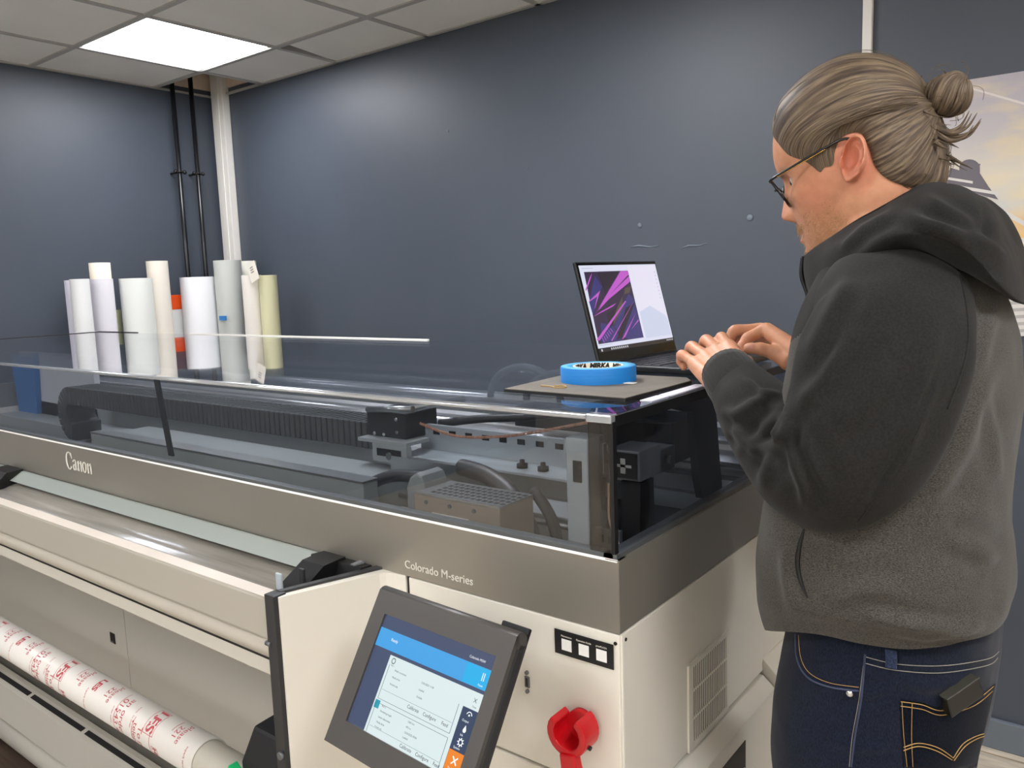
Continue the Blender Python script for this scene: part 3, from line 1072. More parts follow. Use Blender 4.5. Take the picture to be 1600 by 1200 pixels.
# front doors set back below
XD = -2.147
b = MB().box(XD + .0015, XM1 + .02, 1.0, 1.02, .16, .93, .001)
part(b, 'door', M_cream2)
b = MB().box(-3.2, XD - .0015, 1.0, 1.02, .16, .93, .001)
o = part(b, 'door', M_cream2)
b = MB().box(X0, -3.203, 1.0, 1.02, .16, .93, .001)
part(b, 'door', M_cream2)
b = MB().box(X0, XM1, 1.012, 1.03, .155, .93)
part(b, 'door_backing', M_dark)
b = MB().box(-2.238, -2.211, .9985, 1.0002, .526, .556, .0)
part(b, 'latch_hole', M_blk)
b = MB().box(-2.232, -2.217, .9975, .999, .527, .532, .0)
part(b, 'latch', M_gun)
b = MB().box(X0 + .021, X1 - .031, 1.031, Y1 - .03, .12, .925)
part(b, 'inner_body', M_cream2)
b = MB().box(X0, X0 + .02, Y0 + .02, 1.75, .12, ZB0)
part(b, 'side_panel', M_cream)
b = MB()
for x in (-3.6, -2.2, -.7):
    for y in (1.15, 1.65): b.cyl((x, y, 0), (x, y, .12), .035, n=18)
part_each(b, 'foot', M_blk)
# sloping slotted panel and the lower tension bar
def yz(a, y): return (y, 1.5 - y * math.tan(math.radians(a)))
b = MB()
b.prism([yz(51.9, .935), yz(52.3, .92), yz(53.6, .885), yz(56.3, .872), yz(56.3, .90), yz(52, .965)], XM0, XM1, 'x')
o = part(b, 'slotted_apron', mat('apron_grey', '#bcb8ad', rough=.42))
g = MB()
A, B_ = Vector((0, *yz(52.62, .9108))), Vector((0, *yz(53.12, .8975)))
nrm = (B_ - A).cross(Vector((1, 0, 0))).normalized()
for k in range(8):
    x1 = -1.555 - k * .345
    x0 = x1 - .325
    p = [Vector((x0, 0, 0)) + A, Vector((x1, 0, 0)) + A, Vector((x1, 0, 0)) + B_, Vector((x0, 0, 0)) + B_]
    lo, hi = [q - nrm * .002 for q in p], [q + nrm * .0008 for q in p]
    g.loft([lo, hi], smooth=False)
build_each(g, 'slot', M_blk, o)
b = MB().cyl((XM0, .905, .130), (XM1, .905, .130), .036, n=32)
part(b, 'tension_bar', mat('bar_grey', '#b3afa4', rough=.35))
b = MB().box(XM0, XM0 + .03, .85, 1.02, .1, .4).box(XM1 - .03, XM1, .85, 1.02, .1, .4)
part_each(b, 'bar_arm', M_mid)

# ================================================================== take-up roll on its core
RY, RZ, RR = .815, .552, .042
t = empty('media_roll', (-2.4, RY, RZ), 'white paper roll with red printing on the take-up core at the front of the printer', 'paper roll')
XE = -1.447
MB().lathe([(RR, -3.5), (RR, XE), (RR - .004, XE), (RR - .004, -3.5)], (0, RY, RZ), (1, 0, 0), n=48, closed=True).build('paper_wrap', mat('white_wrap', '#ece9e2', rough=.35), t)
MB().lathe([(RR - .0045, -3.55), (RR - .0045, -1.187), (.02, -1.187), (.02, -3.55)], (0, RY, RZ), (1, 0, 0), n=40, closed=True).build('core', mat('core_grey', '#c6c2b4', rough=.45), t)
M_red = mat('red_print', '#c4535a', rough=.45)
rp = MB()


def on_roll(me, x, a0):
    """wrap flat lettering round the roll: its reading direction runs down the front, its top towards +x"""
    for v in me.vertices:
        u, w = v.co.x, v.co.y
        a = a0 + u / RR
        v.co = (x + w, RY - (RR + .0005) * math.cos(a), RZ - (RR + .0005) * math.sin(a))
    return me


def boxtext(x0, a, w, h, th):
    m = bpy.data.meshes.new('outline')
    bb = bmesh.new()
    def rect(u0, u1, v0, v1):
        nseg = max(1, int((u1 - u0) / .004))
        for k in range(nseg):
            a_, b_ = u0 + (u1 - u0) * k / nseg, u0 + (u1 - u0) * (k + 1) / nseg
            bb.faces.new([bb.verts.new(q) for q in ((a_, v0, 0), (b_, v0, 0), (b_, v1, 0), (a_, v1, 0))])
    rect(0, w, 0, th); rect(0, w, h - th, h); rect(0, th, 0, h); rect(w - th, w, 0, h)
    bb.to_mesh(m); bb.free()
    return on_roll(m, x0, a)


for rep in range(6):
    bx = XE - .005 - rep * .425
    D = math.radians
    for txt, dx, a, sz, bold in (
            ('To place an', -.195, 5, .019, .0), ('telephone 01543', -.217, 4, .017, 0.), ('LES', -.165, -64, .030, .0012), ('www.  to order', -.236, -40, .006, 0),
            ('an order please', -.275, -48, .019, 0.), ('01543 411 221', -.297, -40, .019, 0.), ('please', -.062, -68, .016, 0.), ('221', -.082, -52, .017, 0.),
            ('Hi', -.135, 42, .016, .0006), ('order online', -.318, -6, .006, 0), ('LES', -.002, -60, .02, .001), ('superb service', -.022, -12, .007, 0),
            ('please', -.352, -68, .016, 0.), ('221', -.372, -52, .017, 0.)):
        if bx + dx > XE - .012: continue
        rp.add_mesh(on_roll(text_mesh(txt, sz * 1.25, bold=bold), bx + dx, D(a - 38)))
    rp.add_mesh(boxtext(bx - .185, D(-104), .060, .040, .0012))
    rp.add_mesh(boxtext(bx - .147, D(2), .022, .024, .001))
    for (dx, a0, w) in ((-.228, -10, .05), (-.228, 25, .05), (-.308, -60, .09), (-.098, -66, .03), (-.155, 8, .05)):
        rp.add_mesh(boxtext(bx + dx, D(a0 - 38), w, .0016, .0008))
    for (dx, a0) in ((-.231, 2), (-.309, -2), (-.158, 6)):
        rp.add_mesh(boxtext(bx + dx, D(a0 - 38), .004, .005, .0024))
rp.build('printed_lettering', M_red, t, recalc=False)
hb = empty('roll_holder', (-1.15, .80, .55), 'black core holder with a green latch at the end of the media roll', 'roll holder')
MB().prism([(.725, .50), (.725, .69), (.755, .742), (.86, .748), (.86, .50)], -1.185, -1.085, 'x', .006).build('holder_block', M_blk, hb)
MB().prism([(-1.210, .632), (-1.186, .632), (-1.182, .678), (-1.196, .688)], .706, .7245, 'y', .002).build('latch', mat('green_latch', '#18b56c', rough=.4), hb)

# ================================================================== operator screen on its arm
tc_ = Vector((-.689, .673, 1.5 - .508))
ux = Vector((.993, -.095, .020)).normalized()
uy = Vector((.148, .51, .847)); uy = (uy - ux * uy.dot(ux)).normalized()
TM = frame_mat(tc_, ux, uy)
ts = empty('operator_screen', (-.69, .76, .95), 'tilted dark grey touch screen with blue and white menu on the printer front', 'screen')
w2, h2 = .1065, .0715
b = MB()
ow0, ow1, oh0, oh1 = -.1335, .1275, -.105, .101
b.box(ow0, ow1, oh0, oh1, -.026, -.001, .008, 3, M=TM)
b.build('rear_shell', M_dark, ts)
M_bezel = mat('bezel_grey', '#4a4744', rough=.38, bump=.05, bscale=300)
b = MB()
for (x0, x1, y0, y1) in ((ow0, ow1, h2, oh1), (ow0, ow1, oh0, -h2), (ow0, -w2, -h2, h2), (w2, ow1, -h2, h2)):
    b.box(x0, x1, y0, y1, -.004, .0025, M=TM)
b.build('bezel', M_bezel, ts)
b = MB().cyl(TM @ Vector((ow0, oh1 - .004, -.008)), TM @ Vector((ow1, oh1 - .004, -.008)), .0105, n=20)
b.build('rounded_top_rail', M_bezel, ts)
disp = MB().box(-w2, w2, -h2, h2, -.003, -.0008, M=TM).build('display', screen_mat('screen_slate', '#4f5a78', 0.507), ts)


def sbox(name, m, rects, z=.0):
    g = MB()
    for (x0, x1, y0, y1) in rects:
        g.box(-w2 + 2 * w2 * x0, -w2 + 2 * w2 * x1, h2 - 2 * h2 * y1, h2 - 2 * h2 * y0, -.0009, -.0004 + z, M=TM)
    return build_each(g, name, m, disp)[0]


sbox('header_band', screen_mat('screen_blue', '#4aa6e8', 0.585), [(0, 1, .12, .29)])
sbox('header_button', screen_mat('screen_cyan', '#2bb4ef', 0.585), [(.80, .995, .125, .285)], .00005)
sbox('menu_page', screen_mat('screen_white', '#e3f2f3', 0.562), [(.17, .995, .32, 1)], .00003)
sbox('side_menu', screen_mat('screen_navy', '#3b4a66', 0.546), [(.87, 1, .46, 1)], .00006)
sbox('menu_highlight', screen_mat('screen_orange', '#f28a2e', 0.585), [(.872, 1, .80, .955)], .0001)
sbox('roll_icon_tile', screen_mat('screen_teal', '#2f8f9f', 0.78), [(.18, .225, .715, .785)], .0001)
ln = [(.19, .193, .40, .70), (.835, .838, .46, .70), (.19, .837, .70, .703), (.19, .837, .735, .738), (.19, .193, .735, 1), (.835, .838, .735, 1), (.2, .83, .618, .620), (.2, .83, .935, .937)]
sbox('menu_rule', screen_mat('screen_line', '#39505a', 0.624), ln, .0001)
g = MB()
M_ink = mat('screen_text', '#10181c', rough=.5)
for txt, x, y, s in (('Calibrate', .455, .655, .0075), ('Configure', .595, .655, .0075), ('Feed', .755, .655, .0075), ('Calibrate', .50, .965, .0075), ('Configure', .64, .965, .0075), ('Feed', .79, .965, .0075),
                     ('Width correction', .25, .43, .0042), ('Media drive', .25, .49, .0042), ('Printed side', .25, .55, .0042), ('12/03/2025 11:30', .5, .43, .0042), ('Loaded', .5, .49, .0042), ('Outside', .5, .55, .0042),
                     ('Roll 2', .25, .745, .0042), ('Remaining length', .25, .79, .0042), ('Latest adjustment', .25, .84, .0042), ('Media drive', .25, .885, .0042), ('Printed side', .25, .925, .0036), ('1260 mm', .5, .765, .0042), ('49.2 m', .5, .81, .0042), ('12/03/2025 09:04', .5, .855, .0042), ('Loaded', .5, .895, .0042), ('Roll 1', .205, .40, .0036), ('Close', .935, .435, .0036)):
    MB().add_mesh(text_mesh(txt, s * .80), TM @ Matrix.Translation((-w2 + 2 * w2 * x, h2 - 2 * h2 * y, -.00022))).build('menu_word', M_ink, disp)
for (cx, cy, r) in ((.215, .36, .0038),):
    g.lathe([(r, 0), (r, .00012), (r * .75, .00012), (r * .75, 0)], TM @ Vector((-w2 + 2 * w2 * cx, h2 - 2 * h2 * cy, -.0003)), TM.to_3x3() @ Vector((0, 0, 1)), 20, closed=True)
for (a, b_) in (((-1, -1), (1, 1)), ((-1, 1), (1, -1))):
    c = Vector((-w2 + 2 * w2 * .945, h2 - 2 * h2 * .385, -.0002))
    g.cyl(TM @ (c + Vector((a[0] * .0024, a[1] * .0024, 0))), TM @ (c + Vector((b_[0] * .0024, b_[1] * .0024, 0))), .0003, n=6)
g.build('menu_icon', M_ink, disp)
g = MB()
M_wt = screen_mat('screen_white_text', '#f4fbff', 0.624)
for txt, x, y, s in (('Ready', .13, .195, .0066), ('Colorado M5W', .80, .075, .0050), ('Pause', .925, .262, .0042), ('Output', .895, .56, .0044), ('Ink', .915, .67, .0044), ('System', .895, .775, .0044), ('Tools', .9, .935, .0044), ('Service', .895, 1.03, .0042)):
    if y < 1: MB().add_mesh(text_mesh(txt, s * .85), TM @ Matrix.Translation((-w2 + 2 * w2 * x, h2 - 2 * h2 * y, -.0001))).build('menu_word', M_wt, disp)


def ic(x, y): return TM @ Vector((-w2 + 2 * w2 * x, h2 - 2 * h2 * y, -.0002))


zz = TM.to_3x3() @ Vector((0, 0, 1))
for k in (-1, 1): g.box(-w2 + 2 * w2 * (.948 + k * .007) - .0004, -w2 + 2 * w2 * (.948 + k * .007) + .0004, h2 - 2 * h2 * .225, h2 - 2 * h2 * .16, -.0003, .0001, M=TM)
g.lathe([(.0035, 0), (.0035, .0002), (.0024, .0002), (.0024, 0)], ic(.935, .725), zz, 16, closed=True)
for k in range(8):
    a = k * PI / 4
    c = Vector((-w2 + 2 * w2 * .935, h2 - 2 * h2 * .725, -.0001))
    g.cyl(TM @ (c + Vector((.0034 * math.cos(a), .0034 * math.sin(a), 0))), TM @ (c + Vector((.005 * math.cos(a), .005 * math.sin(a), 0))), .0006, n=6)
g.lathe([(.0012, 0), (.0012, .0002)], ic(.935, .51), zz, 12)
g.tube([TM @ (Vector((-w2 + 2 * w2 * .935 + .0042 * math.cos(a), h2 - 2 * h2 * .513 + .0042 * math.sin(a), -.0001))) for a in np.linspace(.2, 2.9, 12)], .0005, n=6)
g.lathe([(.0026, 0), (.0026, .0002)], ic(.935, .63), zz, 14)
g.loft([[TM @ Vector((-w2 + 2 * w2 * .935 + u, h2 - 2 * h2 * .63 + v, z_)) for u, v in ((-.0023, .001), (.0023, .001), (0, .0058))] for z_ in (-.0003, 0)], smooth=False)
for (a, b_) in (((-1, -1), (1, 1)), ((-1, 1), (1, -1))):
    c = Vector((-w2 + 2 * w2 * .935, h2 - 2 * h2 * .87, 0))
    g.cyl(TM @ (c + Vector((a[0] * .004, a[1] * .004, 0))), TM @ (c + Vector((b_[0] * .004, b_[1] * .004, 0))), .0008, n=6)
build_each(g, 'menu_icon', M_wt, disp)
b = MB().box(.072, .118, oh1 - .045, oh1 + .013, -.034, -.028, .002, M=TM)
b.build('rear_hook_plate', M_blk, ts)
b = MB().cyl(TM @ Vector((0, -.02, -.024)), (-.735, Y0 + .002, .955), .024, n=20)
b.build('mount_arm', M_dark, ts)

# red clip on the front panel -----------------------------------------------------
rc = empty('clip_holder', (-.575, Y0, .885), 'red plastic clip holder on the front of the printer below the black label', 'clip holder')
M_redp = mat('red_plastic', '#c8101c', rough=.3)
CM = frame_mat((-.565, Y0 - .028, .902), (1, 0, .16), (-.16, 0, 1))


def claw(a0, a1, r0, r1, d0, d1):
    A = np.radians(np.linspace(a0, a1, 18))
    pts = [(r1 * math.cos(a), r1 * math.sin(a)) for a in A] + [(r0 * math.cos(a), r0 * math.sin(a)) for a in A[::-1]]
    return MB().prism(pts, d0, d1, 'z', .0025, M=CM)


claw(132, 408, .020, .0305, -.022, .014).build('claw', M_redp, rc)
b = MB().prism([(-.013, -.024), (.010, -.024), (.012, -.05), (.004, -.060), (-.008, -.058), (-.014, -.047)], .002, .018, 'z', .003, M=CM)
b.build('thumb_lever', M_redp, rc)
MB().cyl(CM @ Vector((0, 0, -.028)), CM @ Vector((0, 0, -.018)), .020, n=24).build('base_disc', M_redp, rc)
MB().cyl(CM @ Vector((.024, -.018, .0)), CM @ Vector((.0275, -.0195, .0)), .003, n=10).build('screw_hole', M_blk, rc)

# ================================================================== things lying on the cover
ZD = ZCOV
M_lap = mat('laptop_black', '#131416', rough=.42)
lap = empty('laptop', (-.68, 1.38, ZD), 'open black laptop with purple and pink artwork on its screen, on the printer cover', 'laptop')
aD = math.radians(3.5)
Dv = Vector((math.sin(aD), math.cos(aD), 0))
Pv = Vector((Dv.y, -Dv.x, 0))
LW, LD, LL = .284, .207, .195
H0 = Vector((-.777, 1.263, ZD))
LM = frame_mat(H0, Dv, -Pv)            # local x along the hinge, y away from the user, z up
b = MB().box(0, LW, -LD, .006, .002, .0145, .004, 3, M=LM)
base = b.build('base', M_lap, lap)
b = MB()
for i in range(14):
    for j in range(5):
        x = .014 + i * .0185
        y = -.030 - j * .0185
        if j == 4 and 4 <= i <= 8: continue
        b.box(x, x + .0162, y - .0162, y, .0143, .0158, .0008, 1, M=LM)
b.box(.088, .179, -.120, -.104, .0143, .0158, .0008, 1, M=LM)
b.build('keyboard', mat('key_black', '#1b1c1f', rough=.5), base)
b = MB().box(.09, .195, -.195, -.13, .0143, .0148, .0, M=LM)
b.build('touchpad', mat('pad_black', '#17181a', rough=.3), base)
b = MB()
for x in (.02, LW - .03):
    for y in (-.19, -.012): b.box(x, x + .012, y, y + .008, .0002, .003, M=LM)
build_each(b, 'rubber_foot', M_blk, base)
th = math.radians(15)
Up = (-Pv * math.sin(th) + Vector((0, 0, 1)) * math.cos(th))
H1 = H0 + Vector((0, 0, .013))
SM = frame_mat(H1, Dv, Up)             # local x along hinge, y up the lid, z towards... the user
SN = SM.to_3x3() @ Vector((0, 0, 1))
sg = 1 if SN.dot(Pv) > 0 else -1
b = MB().box(0, LW, 0, LL, min(0, -sg * .006), max(0, -sg * .006), .002, 2, M=SM)
lid = b.build('lid', M_lap, lap)
b = MB().cyl(SM @ Vector((.02, 0, -sg * .002)), SM @ Vector((LW - .02, 0, -sg * .002)), .005, n=16)
b.build('hinge', M_blk, lap)
MB().box(.004, LW - .004, .004, LL - .003, -sg * .0001 - .0003, -sg * .0001 + .0003 + .0002, M=SM).build('glossy_bezel', mat('bezel_gloss', '#060607', rough=.08, spec=.2), lid)
su0, su1, sv0, sv1 = .008, LW - .005, LL - .007, .029


def sq(p, k):
    return SM @ Vector((su0 + (su1 - su0) * p[0], sv0 + (sv1 - sv0) * p[1], sg * (.0006 + .00006 * k)))


def spoly(name, col, polys, k, s=1.0):
    g = MB()
    for P in polys:
        g.loft([[sq(p, k - 3) for p in P], [sq(p, k) for p in P]], smooth=False)
    return g.build(name, screen_mat('lap_' + name, col, s * .8), lid)


spoly('page', '#dfe2f6', [[(0, 0), (1, 0), (1, 1), (0, 1)]], 0, .7)
spoly('artwork', '#3a2c4c', [[(.046, .08), (.595, .078), (.591, .945), (.017, .95)]], 2, .6)
spoly('blue_shards', '#3f3c80', [[(.162, .129), (.22, .27), (.187, .315), (.03, .603), (.023, .442)], [(.532, .372), (.577, .448), (.589, .945), (.374, .941), (.245, .767), (.429, .498)],
                               [(.1, .70), (.24, .76), (.3, .94), (.05, .94)]], 4, .6)
spoly('dark_shards', '#2c2436', [[(.209, .096), (.475, .092), (.25, .342), (.234, .259)], [(.2, .60), (.41, .5), (.2, .78)], [(.45, .55), (.58, .5), (.32, .9), (.24, .93)]], 5, .6)
spoly('olive_shards', '#5d5348', [[(.439, .402), (.418, .545), (.236, .754), (.312, .583)], [(.50, .30), (.585, .28), (.55, .36), (.47, .38)]], 6, .6)
spoly('pink_shards', '#c75fd0', [[(.496, .081), (.594, .081), (.596, .126), (.161, .476), (.032, .621)], [(.591, .15), (.587, .223), (.266, .425), (.104, .553), (.178, .454)],
                               [(.032, .621), (.342, .481), (.297, .517), (.122, .572)], [(.135, .1), (.105, .161), (.018, .311), (.014, .293), (.096, .149)],
                               [(.182, .315), (.122, .427), (.07, .526), (.071, .515), (.132, .381)], [(.182, .315), (.132, .381), (.023, .442), (.024, .431)],
                               [(.461, .464), (.475, .47), (.039, .906), (.01, .908), (.008, .89)], [(.578, .608), (.358, .902), (.301, .937), (.542, .654)],
                               [(.587, .461), (.183, .932), (.168, .931)], [(.58, .707), (.45, .828), (.574, .731)]], 8, .66)
spoly('stripe_shards', '#a65fc4', [[(.07 + k * .024, .885 - k * .02), (.078 + k * .024, .88 - k * .02), (.09 + k * .026, .94 - k * .022), (.082 + k * .026, .944 - k * .022)] for k in range(6)], 9, .6)
spoly('page_panel', '#e9e6f8', [[(.60, .02), (.985, .02), (.985, .96), (.60, .96)]], 2, .7)
spoly('page_mountain', '#cfd6ee', [[(.62, .62), (.78, .55), (.95, .68), (.985, .74), (.985, .96), (.62, .96)]], 3, .7)
spoly('toolbar_marks', '#b3b0c8', [[(.03 + .0 * k, .035), (.16, .035), (.16, .04), (.03, .04)] for k in range(1)] + [[(.955, .1 + k * .05), (.965, .1 + k * .05), (.965, .115 + k * .05), (.955, .115 + k * .05)] for k in range(8)] + [[(.02, .965), (.18, .965), (.18, .97), (.02, .97)]], 4, .68)
spoly('taskbar', '#191c26', [[(0, 1), (1, 1), (1, 1.05), (0, 1.05)]], 2, .6)
spoly('taskbar_icons', '#e0e2ea', [[(.03, 1.012), (.045, 1.012), (.045, 1.04), (.03, 1.04)]] + [[(.15 + k * .025, 1.012), (.163 + k * .025, 1.012), (.163 + k * .025, 1.036), (.15 + k * .025, 1.036)] for k in range(9)] + [[(.9 + k * .02, 1.015), (.91 + k * .02, 1.015), (.91 + k * .02, 1.03), (.9 + k * .02, 1.03)] for k in range(5)], 5, .6)

# mat under the tape
mt = MB().prism([(-.775, .978), (-.556, .970), (-.552, 1.172), (-.575, 1.205), (-.79, 1.205)], ZD + .0042, ZD + .0055, 'z', .001)
o = mt.build('cutting_mat', mat('worn_grey_mat', '#726c63', rough=.75, vary=.12, vscale=18, bump=.15, bscale=120))
setp(o, 'worn grey rubber mat under the roll of blue tape', 'mat')
MB().prism([(-.7758, .9772), (-.5552, .9692), (-.5512, 1.1725), (-.5745, 1.2057), (-.7908, 1.2057)], ZD + .0002, ZD + .0044, 'z').build('black_underside', M_blk, o)
# tape roll
TC = Vector((-.690, 1.118, ZD + .0045))
tp = empty('tape_roll', TC, 'roll of bright blue masking tape lying flat on the grey mat', 'tape')
M_tape = mat('blue_crepe', '#0f7fd0', rough=.55, bump=.3, bscale=40, stretch=(1, 1, 14))
MB().lathe([(.041, 0), (.0605, 0), (.0615, .001), (.0615, .0245), (.0608, .0255), (.041, .0255)], TC, n=72, closed=True).build('tape', M_tape, tp, auto=40)
MB().lathe([(.0375, .0004), (.041, .0004), (.041, .0259), (.0375, .0259)], TC, n=60, closed=True).build('core', mat('tape_core_card', '#e5dcc6', rough=.7), tp)
MB().lathe([(.0412, .0255), (.0600, .0255), (.0600, .0258), (.0412, .0258)], TC, n=60, closed=True).build('pale_side', mat('tape_side', '#56b4ec', rough=.5), tp)
g = MB()
for k, txt in enumerate(('MIRKA', 'MIRKA', 'MIRKA', 'MIRKA', 'MIRKA')):
    me = text_mesh(txt, .0115, align='CENTER', bold=.0007, shear=.2)
    a0 = math.radians(118 + k * 62 - 124)
    for v in me.vertices:
        a = a0 - v.co.x / .0372 + math.radians(0)
        v.co = (TC.x + .0371 * math.cos(a), TC.y + .0371 * math.sin(a), TC.z + .0208 + v.co.y)
    g.add_mesh(me)
g.build('core_lettering', M_blk, tp, recalc=False)
b = MB().box(-.632, -.614, 1.098, 1.110, ZD + .0057, ZD + .007, M=None)
o = b.build('paper_scrap', mat('white_scrap', '#f2f2f0', rough=.6))
setp(o, 'small white scrap of paper beside the blue tape roll', 'paper')
b = MB().tube(catmull([(-.735, 1.02, ZD + .007), (-.715, 1.02, ZD + .0065), (-.702, 1.012, ZD + .0065), (-.69, 1.022, ZD + .0065), (-.702, 1.034, ZD + .0065), (-.716, 1.028, ZD + .0065)], 30), .0012, n=6)
o = b.build('elastic_loop', mat('tan_loop', '#b89a63', rough=.6))
setp(o, 'thin tan loop lying on the grey mat before the tape', 'loop')
b = MB().box(-.541, -.522, .985, 1.035, ZD + .0001, ZD + .0012).box(-.541, -.522, 1.04, 1.165, ZD + .0001, ZD + .0012)
o = b.build('paper_strip', mat('strip_white', '#e6e6f2', rough=.5))
setp(o, 'white paper strip along the right edge of the printer cover', 'paper')

# ================================================================== the man at the laptop
rng = np.random.default_rng(5)
YM = 1.1                                   # his middle plane; he faces -x, his left side is nearest
HO = np.array(on(1335, 235, 1, YM))        # centre of the head
HP = math.radians(20)                      # head bowed
HF = np.array([-math.cos(HP), 0, -math.sin(HP)])
HU = np.array([-math.sin(HP), 0, math.cos(HP)])
HL = np.array([0, -1., 0])


def hw(u, v, w):
    return HO + HF * u + HL * v + HU * w


def lerp_tab(tab, x):
    t = np.array(tab)
    return [np.interp(x, t[:, 0], t[:, k]) for k in range(1, t.shape[1])]


def smooth_tab(tab, x):
    """monotone-ish cubic through the table rows"""
    t = np.array(tab)
    xs = t[:, 0]
    i = int(np.clip(np.searchsorted(xs, x) - 1, 0, len(xs) - 2))
    h = xs[i + 1] - xs[i]
    f = np.clip((x - xs[i]) / h, 0, 1)
    out = []
    for k in range(1, t.shape[1]):
        y = t[:, k]
        d0 = (y[i + 1] - y[max(i - 1, 0)]) / (xs[i + 1] - xs[max(i - 1, 0)])
        j = min(i + 2, len(xs) - 1)
        d1 = (y[j] - y[i]) / (xs[j] - xs[i])
        f2, f3 = f * f, f * f * f
        out.append((2 * f3 - 3 * f2 + 1) * y[i] + (f3 - 2 * f2 + f) * h * d0 + (-2 * f3 + 3 * f2) * y[i + 1] + (f3 - f2) * h * d1)
    return out


# height, front, back, half width, front exponent
HEAD = [(-.128, .060, -.050, .040, 2.0), (-.120, .080, -.055, .047, 2.0), (-.110, .0905, -.060, .053, 2.0), (-.10, .0950, -.064, .058, 2.0), (-.09, .0955, -.068, .062, 2.0), (-.075, .0940, -.074, .0665, 2.0),
        (-.057, .0930, -.080, .0695, 2.05), (-.04, .0925, -.0845, .0715, 2.1), (-.02, .0915, -.088, .073, 2.15), (0, .0915, -.090, .0745, 2.2), (.02, .0945, -.0895, .0755, 2.3),
        (.04, .0905, -.087, .0755, 2.3), (.06, .0815, -.078, .0725, 2.3), (.075, .069, -.066, .065, 2.2), (.088, .049, -.049, .051, 2.1), (.096, .027, -.030, .033, 2.0), (.0995, .006, -.010, .012, 2.0)]


def g(x, s): return math.exp(-(x / s) ** 2)


NOSE = [(-.062, 0.), (-.0575, .002), (-.052, .0095), (-.046, .0185), (-.040, .0205), (-.032, .0165), (-.02, .0105), (-.01, .0065), (0, .0028), (.008, .0005), (.02, 0)]


def face_disp(u, v, w):
    """relief of the face: forward push at (v, w)"""
    d = 0.
    n = np.interp(w, [p[0] for p in NOSE], [p[1] for p in NOSE])
    sg_ = np.interp(w, [-.055, -.045, -.03, 0], [.0150, .0125, .0095, .0075])
    d += n * g(v, sg_) ** .9
    d += .0055 * g(abs(v) - .0125, .006) * g(w + .046, .008)          # wings of the nose
    d -= .0085 * g(abs(v) - .031, .015) * g(w + .008, .0115)           # eye sockets
    d += .0030 * g(abs(v) - .030, .018) * g(w - .006, .0075)         # brow ridge
    d += .0030 * g(abs(v) - .047, .016) * g(w + .034, .016)           # cheek bones
    m = g(v, .019)
    d += .0042 * m * g(w + .0700, .0048) + .0055 * g(v, .017) * g(w + .0815, .0052) - .003 * g(v, .022) * g(w + .0762, .0022)
    d += .0020 * g(v, .006) * g(w + .0625, .006)
    d += .0050 * g(v, .018) * g(w + .104, .011) - .0025 * g(v, .02) * g(w + .091, .005)
    return d


def head_grid(nu=150, nw=150):
    rings = []
    for w in np.concatenate([np.linspace(-.128, .09, nw - 26), np.linspace(.0912, .0995, 26)]):
        f, b, hwid, ex = smooth_tab(HEAD, w)
        uc = -.005
        row = []
        for k in range(nu):
            a = 2 * PI * k / nu
            c, s = math.cos(a), math.sin(a)
            e = ex if c > 0 else 2.25
            A = (f - uc) if c > 0 else (uc - b)
            u = uc + A * math.copysign(abs(c) ** (2 / e), c)
            v = hwid * math.copysign(abs(s) ** (2 / e), s)
            if c > 0:
                d = face_disp(u, v, w)
                u += d * min(1, c * 2.2)
                # hollow temples, narrower muzzle
                if w < -.03: v *= 1 - .10 * min(1, (-.03 - w) / .05) * c
            row.append(hw(u, v, w))
        rings.append(row)
    return rings


EARC = (-.0117, -.0262)                      # ear centre in head u, w


def ear_grid(side):
    """relief of the outer ear: rim, groove, inner ridge and bowl"""
    rings = []
    NR, NA = 26, 72
    for i in range(NR + 1):
        rho = i / NR
        row = []
        for k in range(NA):
            a = 2 * PI * k / NA
            ca, sa = math.cos(a), math.sin(a)
            ru = .0175 * (1 - .10 * sa * (sa < 0)) if ca < 0 else .0150
            rw = .0285 if sa > 0 else .0275
            squeeze = 1 - .38 * max(0, -sa) ** 2
            U = ru * ca * rho * squeeze
            Wd = rw * sa * rho
            h = .0045
            h += .0075 * g(rho - .90, .085) * (1 if sa > -.45 else .35)     # rim
            h -= .0055 * g(rho - .72, .07) * (sa > -.5)
            h += .0040 * g(rho - .55, .08) * (ca < .55)
            bowl = g((U - .004) / .0085, 1) * g((Wd + .003) / .0115, 1)
            h -= .0160 * bowl
            h -= .0045 * g((U - .004) / .006, 1) * g((Wd - .014) / .006, 1)
            h += .004 * g((U - .0125) / .004, 1) * g((Wd + .006) / .006, 1)    # tragus
            if rho > .96: h -= .006 * (rho - .96) / .04
            flare = .013 * (-ca * rho * .5 + .5)
            t = math.radians(31)
            uu = EARC[0] + U * math.cos(t) - Wd * math.sin(t)
            ww = EARC[1] + Wd * math.cos(t) + U * math.sin(t)
            row.append(hw(uu, side * (.0745 + h + flare), ww))
        rings.append(row)
    # back of the ear closes inside the head
    row = [hw(EARC[0] + .010 * math.cos(2 * PI * k / NA) + .004, side * .062, EARC[1] + .022 * math.sin(2 * PI * k / NA)) for k in range(NA)]
    rings.append(row)
    return rings


body = MB()
body.loft(head_grid())
for s_ in (1, -1): body.loft(ear_grid(s_))
# neck, trunk and legs under the clothes
nk = catmull([(-.262, YM, 1.655), (-.265, YM, 1.60), (-.262, YM, 1.55), (-.255, YM, 1.48)], 14)
body.tube([tuple(p) for p in nk], [.060, .060, .060, .0605, .061, .0615, .062, .0625, .063, .064, .066, .070, .075, .08], n=40)


